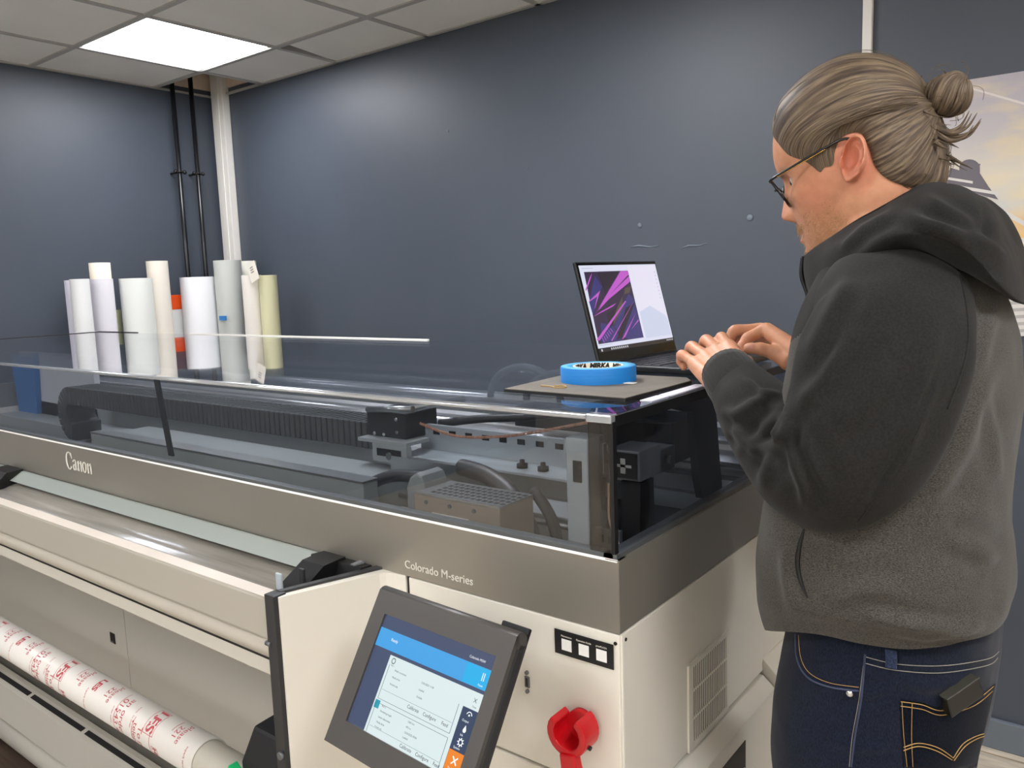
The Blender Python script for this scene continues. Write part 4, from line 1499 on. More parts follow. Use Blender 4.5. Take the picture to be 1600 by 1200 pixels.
def ring(xf, xb, hwid, z, n=64, e=2.3, tilt=0.0, yc=YM):
    out = []
    xc, A = (xf + xb) / 2, (xb - xf) / 2
    for k in range(n):
        a = 2 * PI * k / n
        c, s = math.cos(a), math.sin(a)
        x = xc - A * math.copysign(abs(c) ** (2 / e), c)
        y = yc - hwid * math.copysign(abs(s) ** (2 / e), s)
        out.append((x, y, z + tilt * (x - xc)))
    return out


body.loft([ring(a, b_, w_, z) for z, a, b_, w_ in ((.90, -.345, -.14, .145), (1.0, -.35, -.135, .15), (1.12, -.37, -.13, .15), (1.25, -.35, -.13, .165), (1.38, -.33, -.135, .175), (1.46, -.315, -.15, .17), (1.50, -.30, -.18, .12), (1.53, -.29, -.20, .07))])
for s_ in (-1, 1):
    body.tube([(-.245, YM + s_ * .085, .93), (-.245, YM + s_ * .09, .80), (-.245, YM + s_ * .10, .50), (-.235, YM + s_ * .105, .30), (-.225, YM + s_ * .11, .05)], [.085, .08, .055, .05, .036], n=28)
    body.prism([(-.36, 0.03), (-.33, .05), (-.26, .08), (-.19, .08), (-.18, .03)], YM + s_ * .11 - .035, YM + s_ * .11 + .035, 'y')


# arms and hands --------------------------------------------------------------
def P3(*q): return np.array(at(*q))


L_sh, L_el, L_wr = P3(1435, 455, .90), P3(1302, 752, .915), P3(1139, 588, 1.165)
R_sh, R_el, R_wr = np.array([-.25, 1.29, 1.44]), np.array([-.22, 1.40, 1.24]), P3(1243, 556, 1.315)
for A, B, Cc in ((L_sh, L_el, L_wr), (R_sh, R_el, R_wr)):
    body.tube([A, (A + B) / 2, B * .9 + A * .1, B, B * .9 + Cc * .1, (B + Cc) / 2, Cc * .85 + B * .15, Cc], [.055, .050, .045, .043, .043, .038, .029, .027], n=28)


def finger(J, r):
    """tapered joint chain with slightly thicker knuckles"""
    J = [np.array(j) for j in J]
    pts, rad = [], []
    for i in range(len(J) - 1):
        for t in np.linspace(0, 1, 6, endpoint=False):
            pts.append(J[i] * (1 - t) + J[i + 1] * t)
            rr = r[i] * (1 - t) + r[i + 1] * t
            rad.append(rr * (1 + .06 * math.cos(2 * PI * t)))
    pts.append(J[-1]); rad.append(r[-1])
    d = (J[-1] - J[-2]) / np.linalg.norm(J[-1] - J[-2])
    for k in (.35, .65, .88): pts.append(J[-1] + d * r[-1] * k * 1.15); rad.append(r[-1] * math.sqrt(1 - k * k))
    sm = np.array(pts)
    sm[1:-1] = (sm[:-2] + 2 * sm[1:-1] + sm[2:]) / 4
    body.tube([tuple(p) for p in sm], rad, n=18)
    body.ball(tuple(J[0]), r[0] * 1.02, n=16)


def palm(wr, mcps, th):
    """slab from the wrist to the knuckle row, thickened at the thumb side"""
    wr = np.array(wr); M_ = [np.array(m) for m in mcps]
    ax = np.mean(M_, axis=0) - wr
    side = M_[0] - M_[-1]
    side = side / np.linalg.norm(side)
    nr = np.cross(ax, side); nr /= np.linalg.norm(nr)
    for i, m in enumerate(M_):
        base = wr + side * (.021 - .014 * i)
        body.tube([tuple(base * (1 - t) + m * t) for t in np.linspace(0, 1, 7)], [th[0] * (1 - t) + th[1] * t for t in np.linspace(0, 1, 7)], n=18)
        if i:
            q = (M_[i - 1] + m) / 2
            bq = wr + side * (.021 - .014 * (i - .5))
            body.tube([tuple(bq * (1 - t) + q * t) for t in np.linspace(0, .95, 7)], [(th[0] * (1 - t) + th[1] * t) * .95 for t in np.linspace(0, .95, 7)], n=18)
    return side, nr


# left hand, typing: the back of the hand faces up and towards the camera
LMC = [P3(1138, 541, 1.232), P3(1119, 546, 1.246), P3(1100, 555, 1.248), P3(1085, 567, 1.240)]
palm(L_wr, LMC, (.0165, .0125))
LF = [[LMC[0], P3(1127, 526, 1.268), P3(1119, 546, 1.295), P3(1116, 560, 1.300)],
      [LMC[1], P3(1103, 530, 1.290), P3(1094, 549, 1.318), P3(1091, 562, 1.322)],
      [LMC[2], P3(1080, 540, 1.288), P3(1072, 557, 1.312), P3(1070, 569, 1.315)],
      [LMC[3], P3(1064, 553, 1.268), P3(1063, 565, 1.282), P3(1068, 573, 1.278)]]
for J, r in zip(LF, ((.0098, .0092, .0080, .0070), (.0102, .0095, .0082, .0072), (.0098, .0090, .0078, .0068), (.0090, .0080, .0068, .0060))): finger(J, r)
finger([P3(1160, 572, 1.195), P3(1166, 566, 1.238), P3(1156, 571, 1.272), P3(1146, 576, 1.295)], (.0150, .0115, .0095, .0082))
# right hand: thumb side towards the camera, fingers bent over the keys
RMC = [P3(1196, 514, 1.352), P3(1190, 514, 1.378), P3(1186, 518, 1.400), P3(1184, 524, 1.418)]
palm(R_wr, RMC, (.0185, .0125))
RF = [[RMC[0], P3(1167, 529, 1.352), P3(1159, 541, 1.348), P3(1160, 553, 1.345)],
      [RMC[1], P3(1146, 516, 1.382), P3(1138, 533, 1.384), P3(1137, 547, 1.384)],
      [RMC[2], P3(1148, 520, 1.412), P3(1141, 537, 1.415), P3(1141, 548, 1.414)],
      [RMC[3], P3(1155, 527, 1.436), P3(1150, 541, 1.436), P3(1150, 550, 1.434)]]
for J, r in zip(RF, ((.0108, .0098, .0084, .0074), (.0105, .0097, .0084, .0074), (.0098, .0090, .0078, .0068), (.0088, .0078, .0068, .0060))): finger(J, r)
finger([P3(1232, 562, 1.305), P3(1208, 550, 1.318), P3(1187, 545, 1.322), P3(1171, 544, 1.326)], (.0175, .0125, .0108, .0092))

pme = bpy.data.meshes.new('person')
bmesh.ops.recalc_face_normals(body.bm, faces=body.bm.faces[:])
body.bm.to_mesh(pme)
body.bm.free()


def remesh(me, voxel, smooth=4, fac=.5):
    o = bpy.data.objects.new('remesh', me)
    COL.objects.link(o)
    m = o.modifiers.new('r', 'REMESH')
    m.mode = 'VOXEL'
    m.voxel_size = voxel
    m.use_smooth_shade = True
    if smooth:
        q = o.modifiers.new('s', 'SMOOTH')
        q.iterations = smooth
        q.factor = fac
    dg = bpy.context.evaluated_depsgraph_get()
    out = bpy.data.meshes.new_from_object(o.evaluated_get(dg))
    bpy.data.objects.remove(o)
    return out


pme = remesh(pme, .0019, 3, .45)
pme.name = 'person'


def get_co(me):
    a = np.empty(len(me.vertices) * 3)
    me.vertices.foreach_get('co', a)
    return a.reshape(-1, 3)


def set_co(me, a):
    me.vertices.foreach_set('co', np.ascontiguousarray(a).ravel())
    me.update()


# skin colour by place: lips, flushed cheek and ear, stubble, brows
co = get_co(pme)
q = co - HO
hu, hv, hz = q @ HF, q @ HL, q @ HU
G = lambda x, s: np.exp(-(x / s) ** 2)
skin = np.array(srgb('#cf9674')[:3])
colr = np.tile(skin, (len(co), 1))


def blend(col, f):
    global colr
    c = np.array(srgb(col)[:3])
    f = np.clip(f, 0, 1)[:, None]
    colr = colr * (1 - f) + c * f


inhead = (hz > -.14) & (np.abs(hv) < .11) & (hu > -.12) & (hz < .12)
earm = inhead * G((hu - EARC[0]) / .022, 1) * G((hz - EARC[1]) / .036, 1) * (np.abs(hv) > .068)
blend('#cf7760', .75 * earm)
blend('#cc7d63', .55 * inhead * G(hu - .045, .03) * G(hz + .045, .03) * (np.abs(hv) > .03))
blend('#d07f66', .5 * inhead * G(hv, .018) * G(hz + .043, .014) * (hu > .09))
st = np.array([noise.noise(Vector(c * 900)) for c in co[inhead]])
beard = np.zeros(len(co))
bz = G(hz + .078, .018) * G(hu - .095, .030) + G(hz + .105, .02) * (hu > .02) + .8 * G(hz + .085, .03) * G(hu - .05, .035)
bz *= (np.abs(hv) < .075) * inhead
bz *= 1 - .9 * G(hv, .016) * G(hz + .0762, .006)
beard[inhead] = np.clip(bz[inhead] * (.45 + .8 * st), 0, .7)
blend('#a87a52', beard)
mst = inhead * G(hv, .022) * G(hz + .0635, .0045) * (hu > .088)
mm = np.zeros(len(co)); mm[inhead] = np.clip(mst[inhead] * (.7 + 1.2 * st), 0, .9)
blend('#9c7448', mm)
blend('#bd7263', .8 * inhead * G(hv, .018) * (G(hz + .0722, .0030) + G(hz + .0805, .0036)) * (hu > .086))
brow = inhead * G((np.abs(hv) - .031) / .018, 1) * G(hz - .0045 - .08 * (np.abs(hv) - .03), .0038) * (hu > .062)
mm[inhead] = np.clip(brow[inhead] * (.8 + st), 0, .9)
blend('#6d553f', mm)
# knuckles slightly pinker
for J in LF + RF:
    for p in J[1:3]:
        blend('#d98f74', .5 * np.exp(-(np.linalg.norm(co - p, axis=1) / .009) ** 2))
# thumb nail of the right hand
tn = P3(1172, 541, 1.316)
blend('#e0a39a', .8 * np.exp(-(np.linalg.norm((co - tn), axis=1) / .0055) ** 4))
at_ = pme.color_attributes.new('tone', 'FLOAT_COLOR', 'POINT')
at_.data.foreach_set('color', np.hstack([colr, np.ones((len(co), 1))]).ravel())


def skin_mat():
    k = NT('skin')
    a = k.n('ShaderNodeVertexColor', layer_name='tone')
    n = k.n('ShaderNodeTexNoise')
    n.inputs['Scale'].default_value = 90
    n.inputs['Detail'].default_value = 4
    tc = k.n('ShaderNodeTexCoord')
    k.l(tc.outputs['Object'], n.inputs['Vector'])
    mx = k.n('ShaderNodeMix', data_type='RGBA', blend_type='MULTIPLY')
    mx.inputs[0].default_value = .35
    rp = k.n('ShaderNodeValToRGB')
    rp.color_ramp.elements[0].position = .35
    rp.color_ramp.elements[0].color = (.82, .70, .66, 1)
    rp.color_ramp.elements[1].position = .65
    rp.color_ramp.elements[1].color = (1.05, 1.05, 1.05, 1)
    k.l(n.outputs['Fac'], rp.inputs[0])
    k.l(a.outputs['Color'], mx.inputs[6])
    k.l(rp.outputs[0], mx.inputs[7])
    k.l(mx.outputs[2], k.b.inputs['Base Color'])
    k.b.inputs['Roughness'].default_value = .48
    k.b.inputs['Subsurface Weight'].default_value = .12
    k.b.inputs['Subsurface Radius'].default_value = (.012, .005, .003)
    k.b.inputs['Subsurface Scale'].default_value = .5
    n2 = k.n('ShaderNodeTexNoise')
    n2.inputs['Scale'].default_value = 700
    k.l(tc.outputs['Object'], n2.inputs['Vector'])
    bp = k.n('ShaderNodeBump')
    bp.inputs['Strength'].default_value = .12
    bp.inputs['Distance'].default_value = .001
    k.l(n2.outputs['Fac'], bp.inputs['Height'])
    k.l(bp.outputs[0], k.b.inputs['Normal'])
    return k.m


person = link('person', pme, skin_mat())
setp(person, 'person with hair bun and glasses in grey hoodie and jeans, typing at the laptop', 'person')

# eyes
for s_ in (1, -1):
    eb = MB().ball(tuple(hw(.0655, s_ * .031, -.008)), .0118, n=24)
    eo = eb.build('eye', mat('eye_white', '#d9cfc8', rough=.2), person)
    ib = MB().ball(tuple(hw(.0725, s_ * .031, -.0105)), .0062, n=18)
    ib.build('iris', mat('iris_blue_grey', '#3c4a52', rough=.1), eo)

# ------------------------------------------------------------------ hair
hd = bmesh.new()
for r_ in (head_grid(90, 90),):
    V = [[hd.verts.new(p) for p in row] for row in r_]
    for A, B in zip(V, V[1:]):
        for k in range(len(A)): hd.faces.new((A[k], A[(k + 1) % len(A)], B[(k + 1) % len(A)], B[k]))
    hd.faces.new(V[0][::-1]); hd.faces.new(V[-1])
HB = BVHTree.FromBMesh(hd)
hd.free()
HC = hw(0, 0, 0)


def on_head(u, v, w):
    d = hw(u, v, w) - HC
    d /= np.linalg.norm(d)
    hit = HB.ray_cast(Vector(HC + d * .4), Vector(-d))
    return (np.array(hit[0]) - HC) @ d, d


TIE = (-.098, 0, .008)
line = [(.081, 0, .073), (.079, .012, .070), (.0745, .024, .0634), (.0601, .047, .0343), (.0524, .056, .0144), (.0406, .063, .0008), (.0345, .067, -.0110), (.0295, .070, -.0215), (.0225, .072, -.0185), (.0126, .073, -.020), (.0037, .074, -.005), (-.0105, .0745, .0050), (-.0275, .0745, -.0005), (-.031, .074, -.0193), (-.030, .072, -.0443), (-.038, .066, -.0648), (-.055, .045, -.079), (-.0623, .03, -.084), (-.064, 0, -.086)]
full = line + [(u, -v, w) for u, v, w in line[-2:0:-1]]
NS, NTT = 560, 46
LS = catmull(full, NS, closed=True)
hair_v, hair_uv = [], []
dT = hw(*TIE) - HC
rT = np.linalg.norm(dT)
dT = dT / rT
strand = rng.random(NS)
for it in range(9): strand = .5 * strand + .25 * np.roll(strand, 1) + .25 * np.roll(strand, -1) if it < 1 else strand
for i in range(NS):
    r0, d0 = on_head(*LS[i])
    om = math.acos(np.clip(d0 @ dT, -1, 1))
    row = []
    for j in range(NTT):
        t = j / (NTT - 1)
        d = (math.sin((1 - t) * om) * d0 + math.sin(t * om) * dT) / math.sin(om)
        lift_ = .55 * max(0, .03 - LS[i][2]) / .06 * min(1, max(0, (LS[i][0] + .03) / .03))
        d = d + HU * lift_ * math.sin(PI * t ** .55) * (1 - t) ** .5
        d /= np.linalg.norm(d)
        hit = HB.ray_cast(Vector(HC + d * .4), Vector(-d))
        r = (np.array(hit[0]) - HC) @ d if hit[0] is not None else rT
        th_ = .0012 + .0078 * min(1, t / .16) ** .6 + .003 * math.sin(PI * t)
        gr = noise.noise(Vector((i * .11, t * 2.2, 1.3))) * .0016 + noise.noise(Vector((i * .45, t * 3.1, 7.7))) * .0011 + (strand[i] - .5) * .0016
        rr = r + th_ + gr * min(1, t * 7) * (1 - .3 * t)
        e = max(0, (t - .86) / .14)
        rr = rr * (1 - e) + (rT - .004 + gr) * e
        row.append(tuple(HC + d * rr))
    hair_v.append(row)
hb_ = bmesh.new()
uvl = hb_.loops.layers.uv.new('flow')
Vv = [[hb_.verts.new(p) for p in row] for row in hair_v]
for i in range(NS):
    A, B = Vv[i], Vv[(i + 1) % NS]
    for j in range(NTT - 1):
        f = hb_.faces.new((A[j], A[j + 1], B[j + 1], B[j]))
        f.smooth = True
        for lp, (ii, jj) in zip(f.loops, ((i, j), (i, j + 1), (i + 1, j + 1), (i + 1, j))):
            lp[uvl].uv = (ii / NS, jj / (NTT - 1))


def sweep(bm_, uv, pts, rad, n, s0, s1, seedv=0.):
    """a lock of hair: tube with strand coordinates"""
    pts = [Vector(p) for p in pts]
    rings, nr = [], None
    m = len(pts)
    for i, p in enumerate(pts):
        t = (pts[min(i + 1, m - 1)] - pts[max(i - 1, 0)]).normalized()
        if nr is None: nr = t.orthogonal().normalized()
        nr = (nr - t * nr.dot(t)).normalized()
        b = t.cross(nr)
        rings.append([bm_.verts.new(p + (nr * math.cos(2 * PI * k / n) + b * math.sin(2 * PI * k / n)) * rad[i] * (1 + .10 * math.sin(5 * 2 * PI * k / n + i * .12) if n > 10 else 1)) for k in range(n)])
    for i in range(m - 1):
        for k in range(n):
            f = bm_.faces.new((rings[i][k], rings[i][(k + 1) % n], rings[i + 1][(k + 1) % n], rings[i + 1][k]))
            f.smooth = True
            for lp, (kk, ii) in zip(f.loops, ((k, i), (k + 1, i), (k + 1, i + 1), (k, i + 1))):
                lp[uv].uv = (s0 + (s1 - s0) * kk / n, ii / (m - 1))
    if n > 4:
        bm_.faces.new(rings[0][::-1]); bm_.faces.new(rings[-1])


# bun: thick locks coiled into a knot
BC = hw(-.1155, 0, .0125)
bA = hw(-.1155, 0, .0125) - hw(*TIE); bA /= np.linalg.norm(bA)
bX = np.cross(bA, HL); bX /= np.linalg.norm(bX)
for k in range(9):
    ph = 2 * PI * k / 9
    pts, rad = [], []
    for t in np.linspace(0, 1, 34):
        a = ph + 2.3 * t
        lat = -PI / 2 + PI * t * .97
        R = .0160 + .0012 * math.sin(3 * ph)
        pts.append(BC + bX * R * 1.18 * math.cos(lat) * math.cos(a) + HL * R * 1.12 * math.cos(lat) * math.sin(a) + bA * R * 1.25 * math.sin(lat))
        rad.append(.0076 * (.55 + .45 * math.sin(PI * t)))
    sweep(hb_, uvl, pts, rad, 16, k * .11, k * .11 + .1)
sweep(hb_, uvl, [hw(-.085, 0, .004), hw(-.097, 0, .007), hw(-.108, 0, .010)], [.0165, .0130, .0140], 40, 0, .5)
# loose hair: wisps at the nape and bun, flyaways over the crown
for k in range(26):
    v0 = rng.uniform(-.03, .045)
    a = np.array(hw(-.088 + rng.uniform(-.004, .006), v0, -.02 + rng.uniform(-.035, .02)))
    L_ = rng.uniform(.010, .026)
    dirv = -HF * rng.uniform(.2, .6) - HU * rng.uniform(.6, 1.4) + HL * rng.uniform(-.4, .4)
    dirv /= np.linalg.norm(dirv)
    cur = -HF * .5 + HU * rng.uniform(-.8, .9)
    pts = [a + dirv * L_ * t + cur * L_ * .5 * t * t for t in np.linspace(0, 1, 10)]
    sweep(hb_, uvl, pts, [(.0016 if k % 3 else .0034) * (1 - .9 * t) for t in np.linspace(0, 1, 10)], 6, rng.random(), rng.random())
tuft = [hw(-.09, .02, -.018), hw(-.103, .025, -.038), hw(-.118, .022, -.040), hw(-.131, .02, -.030)]
for k in range(7):
    o_ = rng.normal(0, .0025, 3)
    pts = [np.array(p) + o_ * (1 + i * .5) for i, p in enumerate(tuft)]
    sweep(hb_, uvl, catmull(pts, 14), [.0042 * (1 - .93 * t) for t in np.linspace(0, 1, 14)], 7, k * .13, k * .13 + .05)
for k in range(90):
    i = rng.integers(0, NS)
    j0 = rng.integers(2, 24)
    n_ = rng.integers(8, 18)
    seq = [np.array(hair_v[i][min(NTT - 1, j0 + q_)]) for q_ in range(n_)]
    amp = rng.uniform(.001, .006)
    pts = []
    for q_, p in enumerate(seq):
        d = (p - HC) / np.linalg.norm(p - HC)
        pts.append(p + d * amp * math.sin(PI * q_ / (n_ - 1) * rng.uniform(.85, 1.0)) + HL * .001 * math.sin(q_ * .7 + k))
    sweep(hb_, uvl, pts, [.00028] * len(pts), 4, rng.random(), rng.random())
for k in range(30):
    d = rng.normal(0, 1, 3); d /= np.linalg.norm(d)
    a = BC + d * .019
    t1 = np.cross(d, rng.normal(0, 1, 3)); t1 /= np.linalg.norm(t1)
    pts = [a + t1 * .03 * t + d * (.010 * math.sin(PI * t) + .004 * t) for t in np.linspace(0, 1, 9)]
    sweep(hb_, uvl, pts, [.0003] * 9, 4, rng.random(), rng.random())
for k in range(40):                                                      # wisps at the collar
    a = np.array(hw(rng.uniform(-.06, -.035), rng.uniform(-.01, .055), rng.uniform(-.082, -.055)))
    pts = [a + (-HF * .018 - HU * .02 + HL * rng.uniform(-.3, .3) * .02) * t * rng.uniform(.6, 1.3) + HL * .004 * math.sin(t * 4 + k) for t in np.linspace(0, 1, 8)]
    sweep(hb_, uvl, pts, [.0004] * 8, 4, rng.random(), rng.random())
hme = bpy.data.meshes.new('hair')
hb_.to_mesh(hme)
hb_.free()


def hair_mat():
    k = NT('ash_blond_hair')
    uv = k.n('ShaderNodeUVMap', uv_map='flow')
    mp = k.n('ShaderNodeMapping')
    mp.inputs['Scale'].default_value = (260, 3.0, 1)
    k.l(uv.outputs[0], mp.inputs[0])
    n = k.n('ShaderNodeTexNoise')
    n.inputs['Scale'].default_value = 1
    n.inputs['Detail'].default_value = 5
    n.inputs['Roughness'].default_value = .6
    k.l(mp.outputs[0], n.inputs['Vector'])
    r = k.n('ShaderNodeValToRGB')
    e = r.color_ramp.elements
    e[0].position, e[0].color = .28, srgb('#2a221c')
    e[1].position, e[1].color = .74, srgb('#9a886f')
    for p, c in ((.42, '#4b3f35'), (.52, '#685947'), (.62, '#7f6f5a')): e.new(p).color = srgb(c)
    k.l(n.outputs['Fac'], r.inputs[0])
    k.l(r.outputs[0], k.b.inputs['Base Color'])
    k.b.inputs['Roughness'].default_value = .55
    k.b.inputs['Specular IOR Level'].default_value = .3
    bp = k.n('ShaderNodeBump')
    bp.inputs['Strength'].default_value = .6
    bp.inputs['Distance'].default_value = .001
    k.l(n.outputs['Fac'], bp.inputs['Height'])
    k.l(bp.outputs[0], k.b.inputs['Normal'])
    return k.m


hair = link('hair', hme, hair_mat(), person)
tb = MB()
for dz, rr in ((-.0025, .0142), (.0025, .0146)):
    c = np.array(hw(-.1005, 0, .0075)) + bA * dz
    tb.tube([tuple(c + bX * rr * math.cos(a) + HL * rr * math.sin(a) + bA * .0012 * math.sin(3 * a)) for a in np.linspace(0, 2 * PI, 40, endpoint=False)], .0030, n=10, closed=True)
tb.build('hair_tie', mat('hair_tie_black', '#1a1413', rough=.8), hair)
# moustache and chin stubble as short hairs
sb = MB()
HBf = BVHTree.FromPolygons([tuple(v.co) for v in pme.vertices if False] or [(0, 0, 0), (0, 0, 1), (0, 1, 0)], [(0, 1, 2)])
bod = BVHTree.FromPolygons([tuple(c) for c in co], [tuple(p.vertices) for p in pme.polygons])
for k in range(620):
    if k < 260: v_, w_ = rng.normal(0, .015), -.0655 + rng.normal(0, .0032)
    elif k < 460: v_, w_ = rng.normal(0, .022), -.104 + rng.normal(0, .008)
    else: v_, w_ = rng.uniform(.03, .066), rng.uniform(-.115, -.055)
    o_ = hw(.16 if k < 460 else rng.uniform(.02, .075), v_ if k < 460 else .12, w_)
    dd = -HF if k < 460 else -HL
    h_ = bod.ray_cast(Vector(o_), Vector(dd))
    if h_[0] is None: continue
    p, n_ = np.array(h_[0]), np.array(h_[1])
    L_ = rng.uniform(.0025, .006) if k < 460 else rng.uniform(.0015, .003)
    e_ = p + n_ * L_ * .5 - HU * L_ * .9 + rng.normal(0, .0006, 3)
    sb.tube([tuple(p - n_ * .0005), tuple((p + e_) / 2 + n_ * .0006), tuple(e_)], [.00022, .0002, .00008], n=4, cap=False)
sb.build('beard', mat('beard_tan', '#a98355', rough=.5), person, recalc=False)

# ------------------------------------------------------------------ glasses
gl = MB()
M_fr = mat('frame_black', '#14110f', rough=.25)


def lens_loop(s, sc=1.0, d=0.):
    out = []
    for a in np.linspace(0, 2 * PI, 40, endpoint=False):
        v = s * (.034 + .0245 * sc * math.copysign(abs(math.cos(a)) ** .85, math.cos(a)))
        w = -.0175 + .0195 * sc * math.copysign(abs(math.sin(a)) ** .85, math.sin(a))
        u = .107 - .25 * abs(v) + .3 * w - d
        out.append(hw(u, v, w))
    return out


for s_ in (1, -1): gl.tube([tuple(p) for p in lens_loop(s_)], .0018, n=8, closed=True)
gl.tube([tuple(hw(.1050, v, -.006 + .003 * math.cos(v / .01 * 1.57))) for v in np.linspace(-.0105, .0105, 9)], .0018, n=8)
frame = gl.build('glasses', M_fr, person)
for s_ in (1, -1):
    tm = MB()
    tp_ = [hw(.0915, s_ * .0585, -.0045), hw(.0905, s_ * .066, -.0035), hw(.080, s_ * .0725, -.0030), hw(.050, s_ * .0775, -.0015), hw(.0129, s_ * .0805, .0005), hw(-.012, s_ * .080, .0), hw(-.028, s_ * .0755, -.014)]
    tm.tube([tuple(p) for p in catmull(tp_, 30)], .0017, n=8)
    tmo = tm.build('temple_arm', M_fr, frame)
    t2 = MB().tube([tuple(np.array(p) + HL * s_ * .0005 - HU * .0017) for p in catmull(tp_[2:5], 16)], .0007, n=6)
    t2.build('gold_inlay', mat('gold_metal', '#c9a35a', rough=.25, metal=1.), frame)
    lm_ = MB()
    pts_ = lens_loop(s_, .97)
    lm_.loft([[tuple(p) for p in pts_], [tuple(np.array(p) - HF * .0012) for p in pts_]])
    lm_.build('lens', clear_mat('clear_lens', (.90, .93, .93, 1)), frame)
    np_ = MB().ball(tuple(hw(.0960, s_ * .0125, -.0235)), .0042, (.5, .5, 1), 12)
    np_.build('nose_pad', mat('nose_pad', '#c9b3a0', rough=.2), frame)

# ------------------------------------------------------------------ clothes
def fabric(name, c1, c2, rough=.9, scale=(1, 1, 1), ns=260, bump=.25, sheen=.12, lo=.35, hi=.65, det=3):
    k = NT(name)
    tc = k.n('ShaderNodeTexCoord')
    mp = k.n('ShaderNodeMapping')
    mp.inputs['Scale'].default_value = scale
    k.l(tc.outputs['Object'], mp.inputs[0])
    n = k.n('ShaderNodeTexNoise')
    n.inputs['Scale'].default_value = ns
    n.inputs['Detail'].default_value = det
    k.l(mp.outputs[0], n.inputs['Vector'])
    r = k.n('ShaderNodeValToRGB')
    r.color_ramp.elements[0].position, r.color_ramp.elements[0].color = lo, srgb(c1)
    r.color_ramp.elements[1].position, r.color_ramp.elements[1].color = hi, srgb(c2)
    k.l(n.outputs['Fac'], r.inputs[0])
    k.l(r.outputs[0], k.b.inputs['Base Color'])
    k.b.inputs['Roughness'].default_value = rough
    k.b.inputs['Specular IOR Level'].default_value = .15
    k.b.inputs['Sheen Weight'].default_value = sheen
    k.b.inputs['Sheen Roughness'].default_value = .5
    bp = k.n('ShaderNodeBump')
    bp.inputs['Strength'].default_value = bump
    bp.inputs['Distance'].default_value = .0008
    k.l(n.outputs['Fac'], bp.inputs['Height'])
    k.l(bp.outputs[0], k.b.inputs['Normal'])
    return k.m


M_melange = fabric('grey_melange_knit', '#302e2a', '#56534e', scale=(1, 1, 3.0), ns=520)
M_char = fabric('charcoal_knit', '#1f1e1d', '#272625', ns=400, bump=.12, sheen=.06)
M_denim = fabric('dark_denim', '#0b0f1b', '#182032', scale=(1, 1, .35), ns=900, bump=.25, sheen=.1)
M_thread = mat('ochre_thread', '#a98650', rough=.7)
M_thread2 = mat('pale_thread', '#8f8a80', rough=.7)


def normals(V, n_ring, n_row):
    """vertex normals of a ring grid (rows x ring), rings closed"""
    A = V.reshape(n_row, n_ring, 3)
    du = np.roll(A, -1, 1) - np.roll(A, 1, 1)
    dv = np.empty_like(A)
    dv[1:-1] = A[2:] - A[:-2]
    dv[0] = A[1] - A[0]
    dv[-1] = A[-1] - A[-2]
    N = np.cross(du, dv)
    N /= np.linalg.norm(N, axis=2, keepdims=True) + 1e-12
    ctr = A.mean(1, keepdims=True)
    sgn = np.sign(((A - ctr) * N).sum(2).mean())
    return (N * sgn).reshape(-1, 3)


def seg_dist(P, poly):
    """distance from 2-d points to a polyline, with the position along it"""
    best = np.full(len(P), 1e9)
    pos = np.zeros(len(P))
    sd = np.zeros(len(P))
    poly = np.array(poly, float)
    L = np.linalg.norm(np.diff(poly, axis=0), axis=1)
    acc = np.concatenate([[0], np.cumsum(L)])
    for i in range(len(poly) - 1):
        a, d = poly[i], poly[i + 1] - poly[i]
        t = np.clip(((P - a) @ d) / (d @ d), 0, 1)
        q_ = P - (a + t[:, None] * d)
        dist = np.linalg.norm(q_, axis=1)
        m = dist < best
        best[m] = dist[m]
        pos[m] = (acc[i] + t[m] * L[i]) / acc[-1]
        sd[m] = np.sign(d[0] * q_[m, 1] - d[1] * q_[m, 0])
    return best, pos, sd


def crease(V, N, folds, near=None):
    """raise folds of cloth along lines seen from the front of the scene; the far side of the garment is left alone"""
    px, py, z = project(V)
    P = np.stack([px, py], 1)
    view = V - np.array(CAM)
    view /= np.linalg.norm(view, axis=1, keepdims=True)
    facing = np.clip(-(view * N).sum(1) * 3 + .3, 0, 1)
    out = V.copy()
    for poly, wd, amp in folds:
        d, t, sd = seg_dist(P, poly)
        env = np.clip(np.sin(PI * np.clip(t, 0.02, .98)) * 1.6, 0, 1)
        prof = np.exp(-(d / wd) ** 2) - .55 * np.exp(-((d - 1.7 * wd) / wd) ** 2)
        out += N * (amp * prof * env * facing)[:, None]
    return out


def wobble(V, N, s, amp, off=0.):
    return V + N * (np.array([noise.noise(Vector(v) * s + Vector((off, 0, 0))) + .5 * noise.noise(Vector(v) * s * 2.3 + Vector((off, 5, 0))) for v in V]) * amp)[:, None]


def grid_mesh(name, V, n_ring, n_row, m, parent, cap0=False, cap1=False, thick=.0):
    F = []
    for i in range(n_row - 1):
        for k in range(n_ring):
            F.append((i * n_ring + k, i * n_ring + (k + 1) % n_ring, (i + 1) * n_ring + (k + 1) % n_ring, (i + 1) * n_ring + k))
    if cap0: F.append(tuple(range(n_ring))[::-1])
    if cap1: F.append(tuple((n_row - 1) * n_ring + k for k in range(n_ring)))
    me = bpy.data.meshes.new(name)
    me.from_pydata([tuple(v) for v in V], [], F)
    bm = bmesh.new()
    bm.from_mesh(me)
    bmesh.ops.recalc_face_normals(bm, faces=bm.faces[:])
    bm.to_mesh(me)
    bm.free()
    return link(name, me, m, parent, smooth=True)


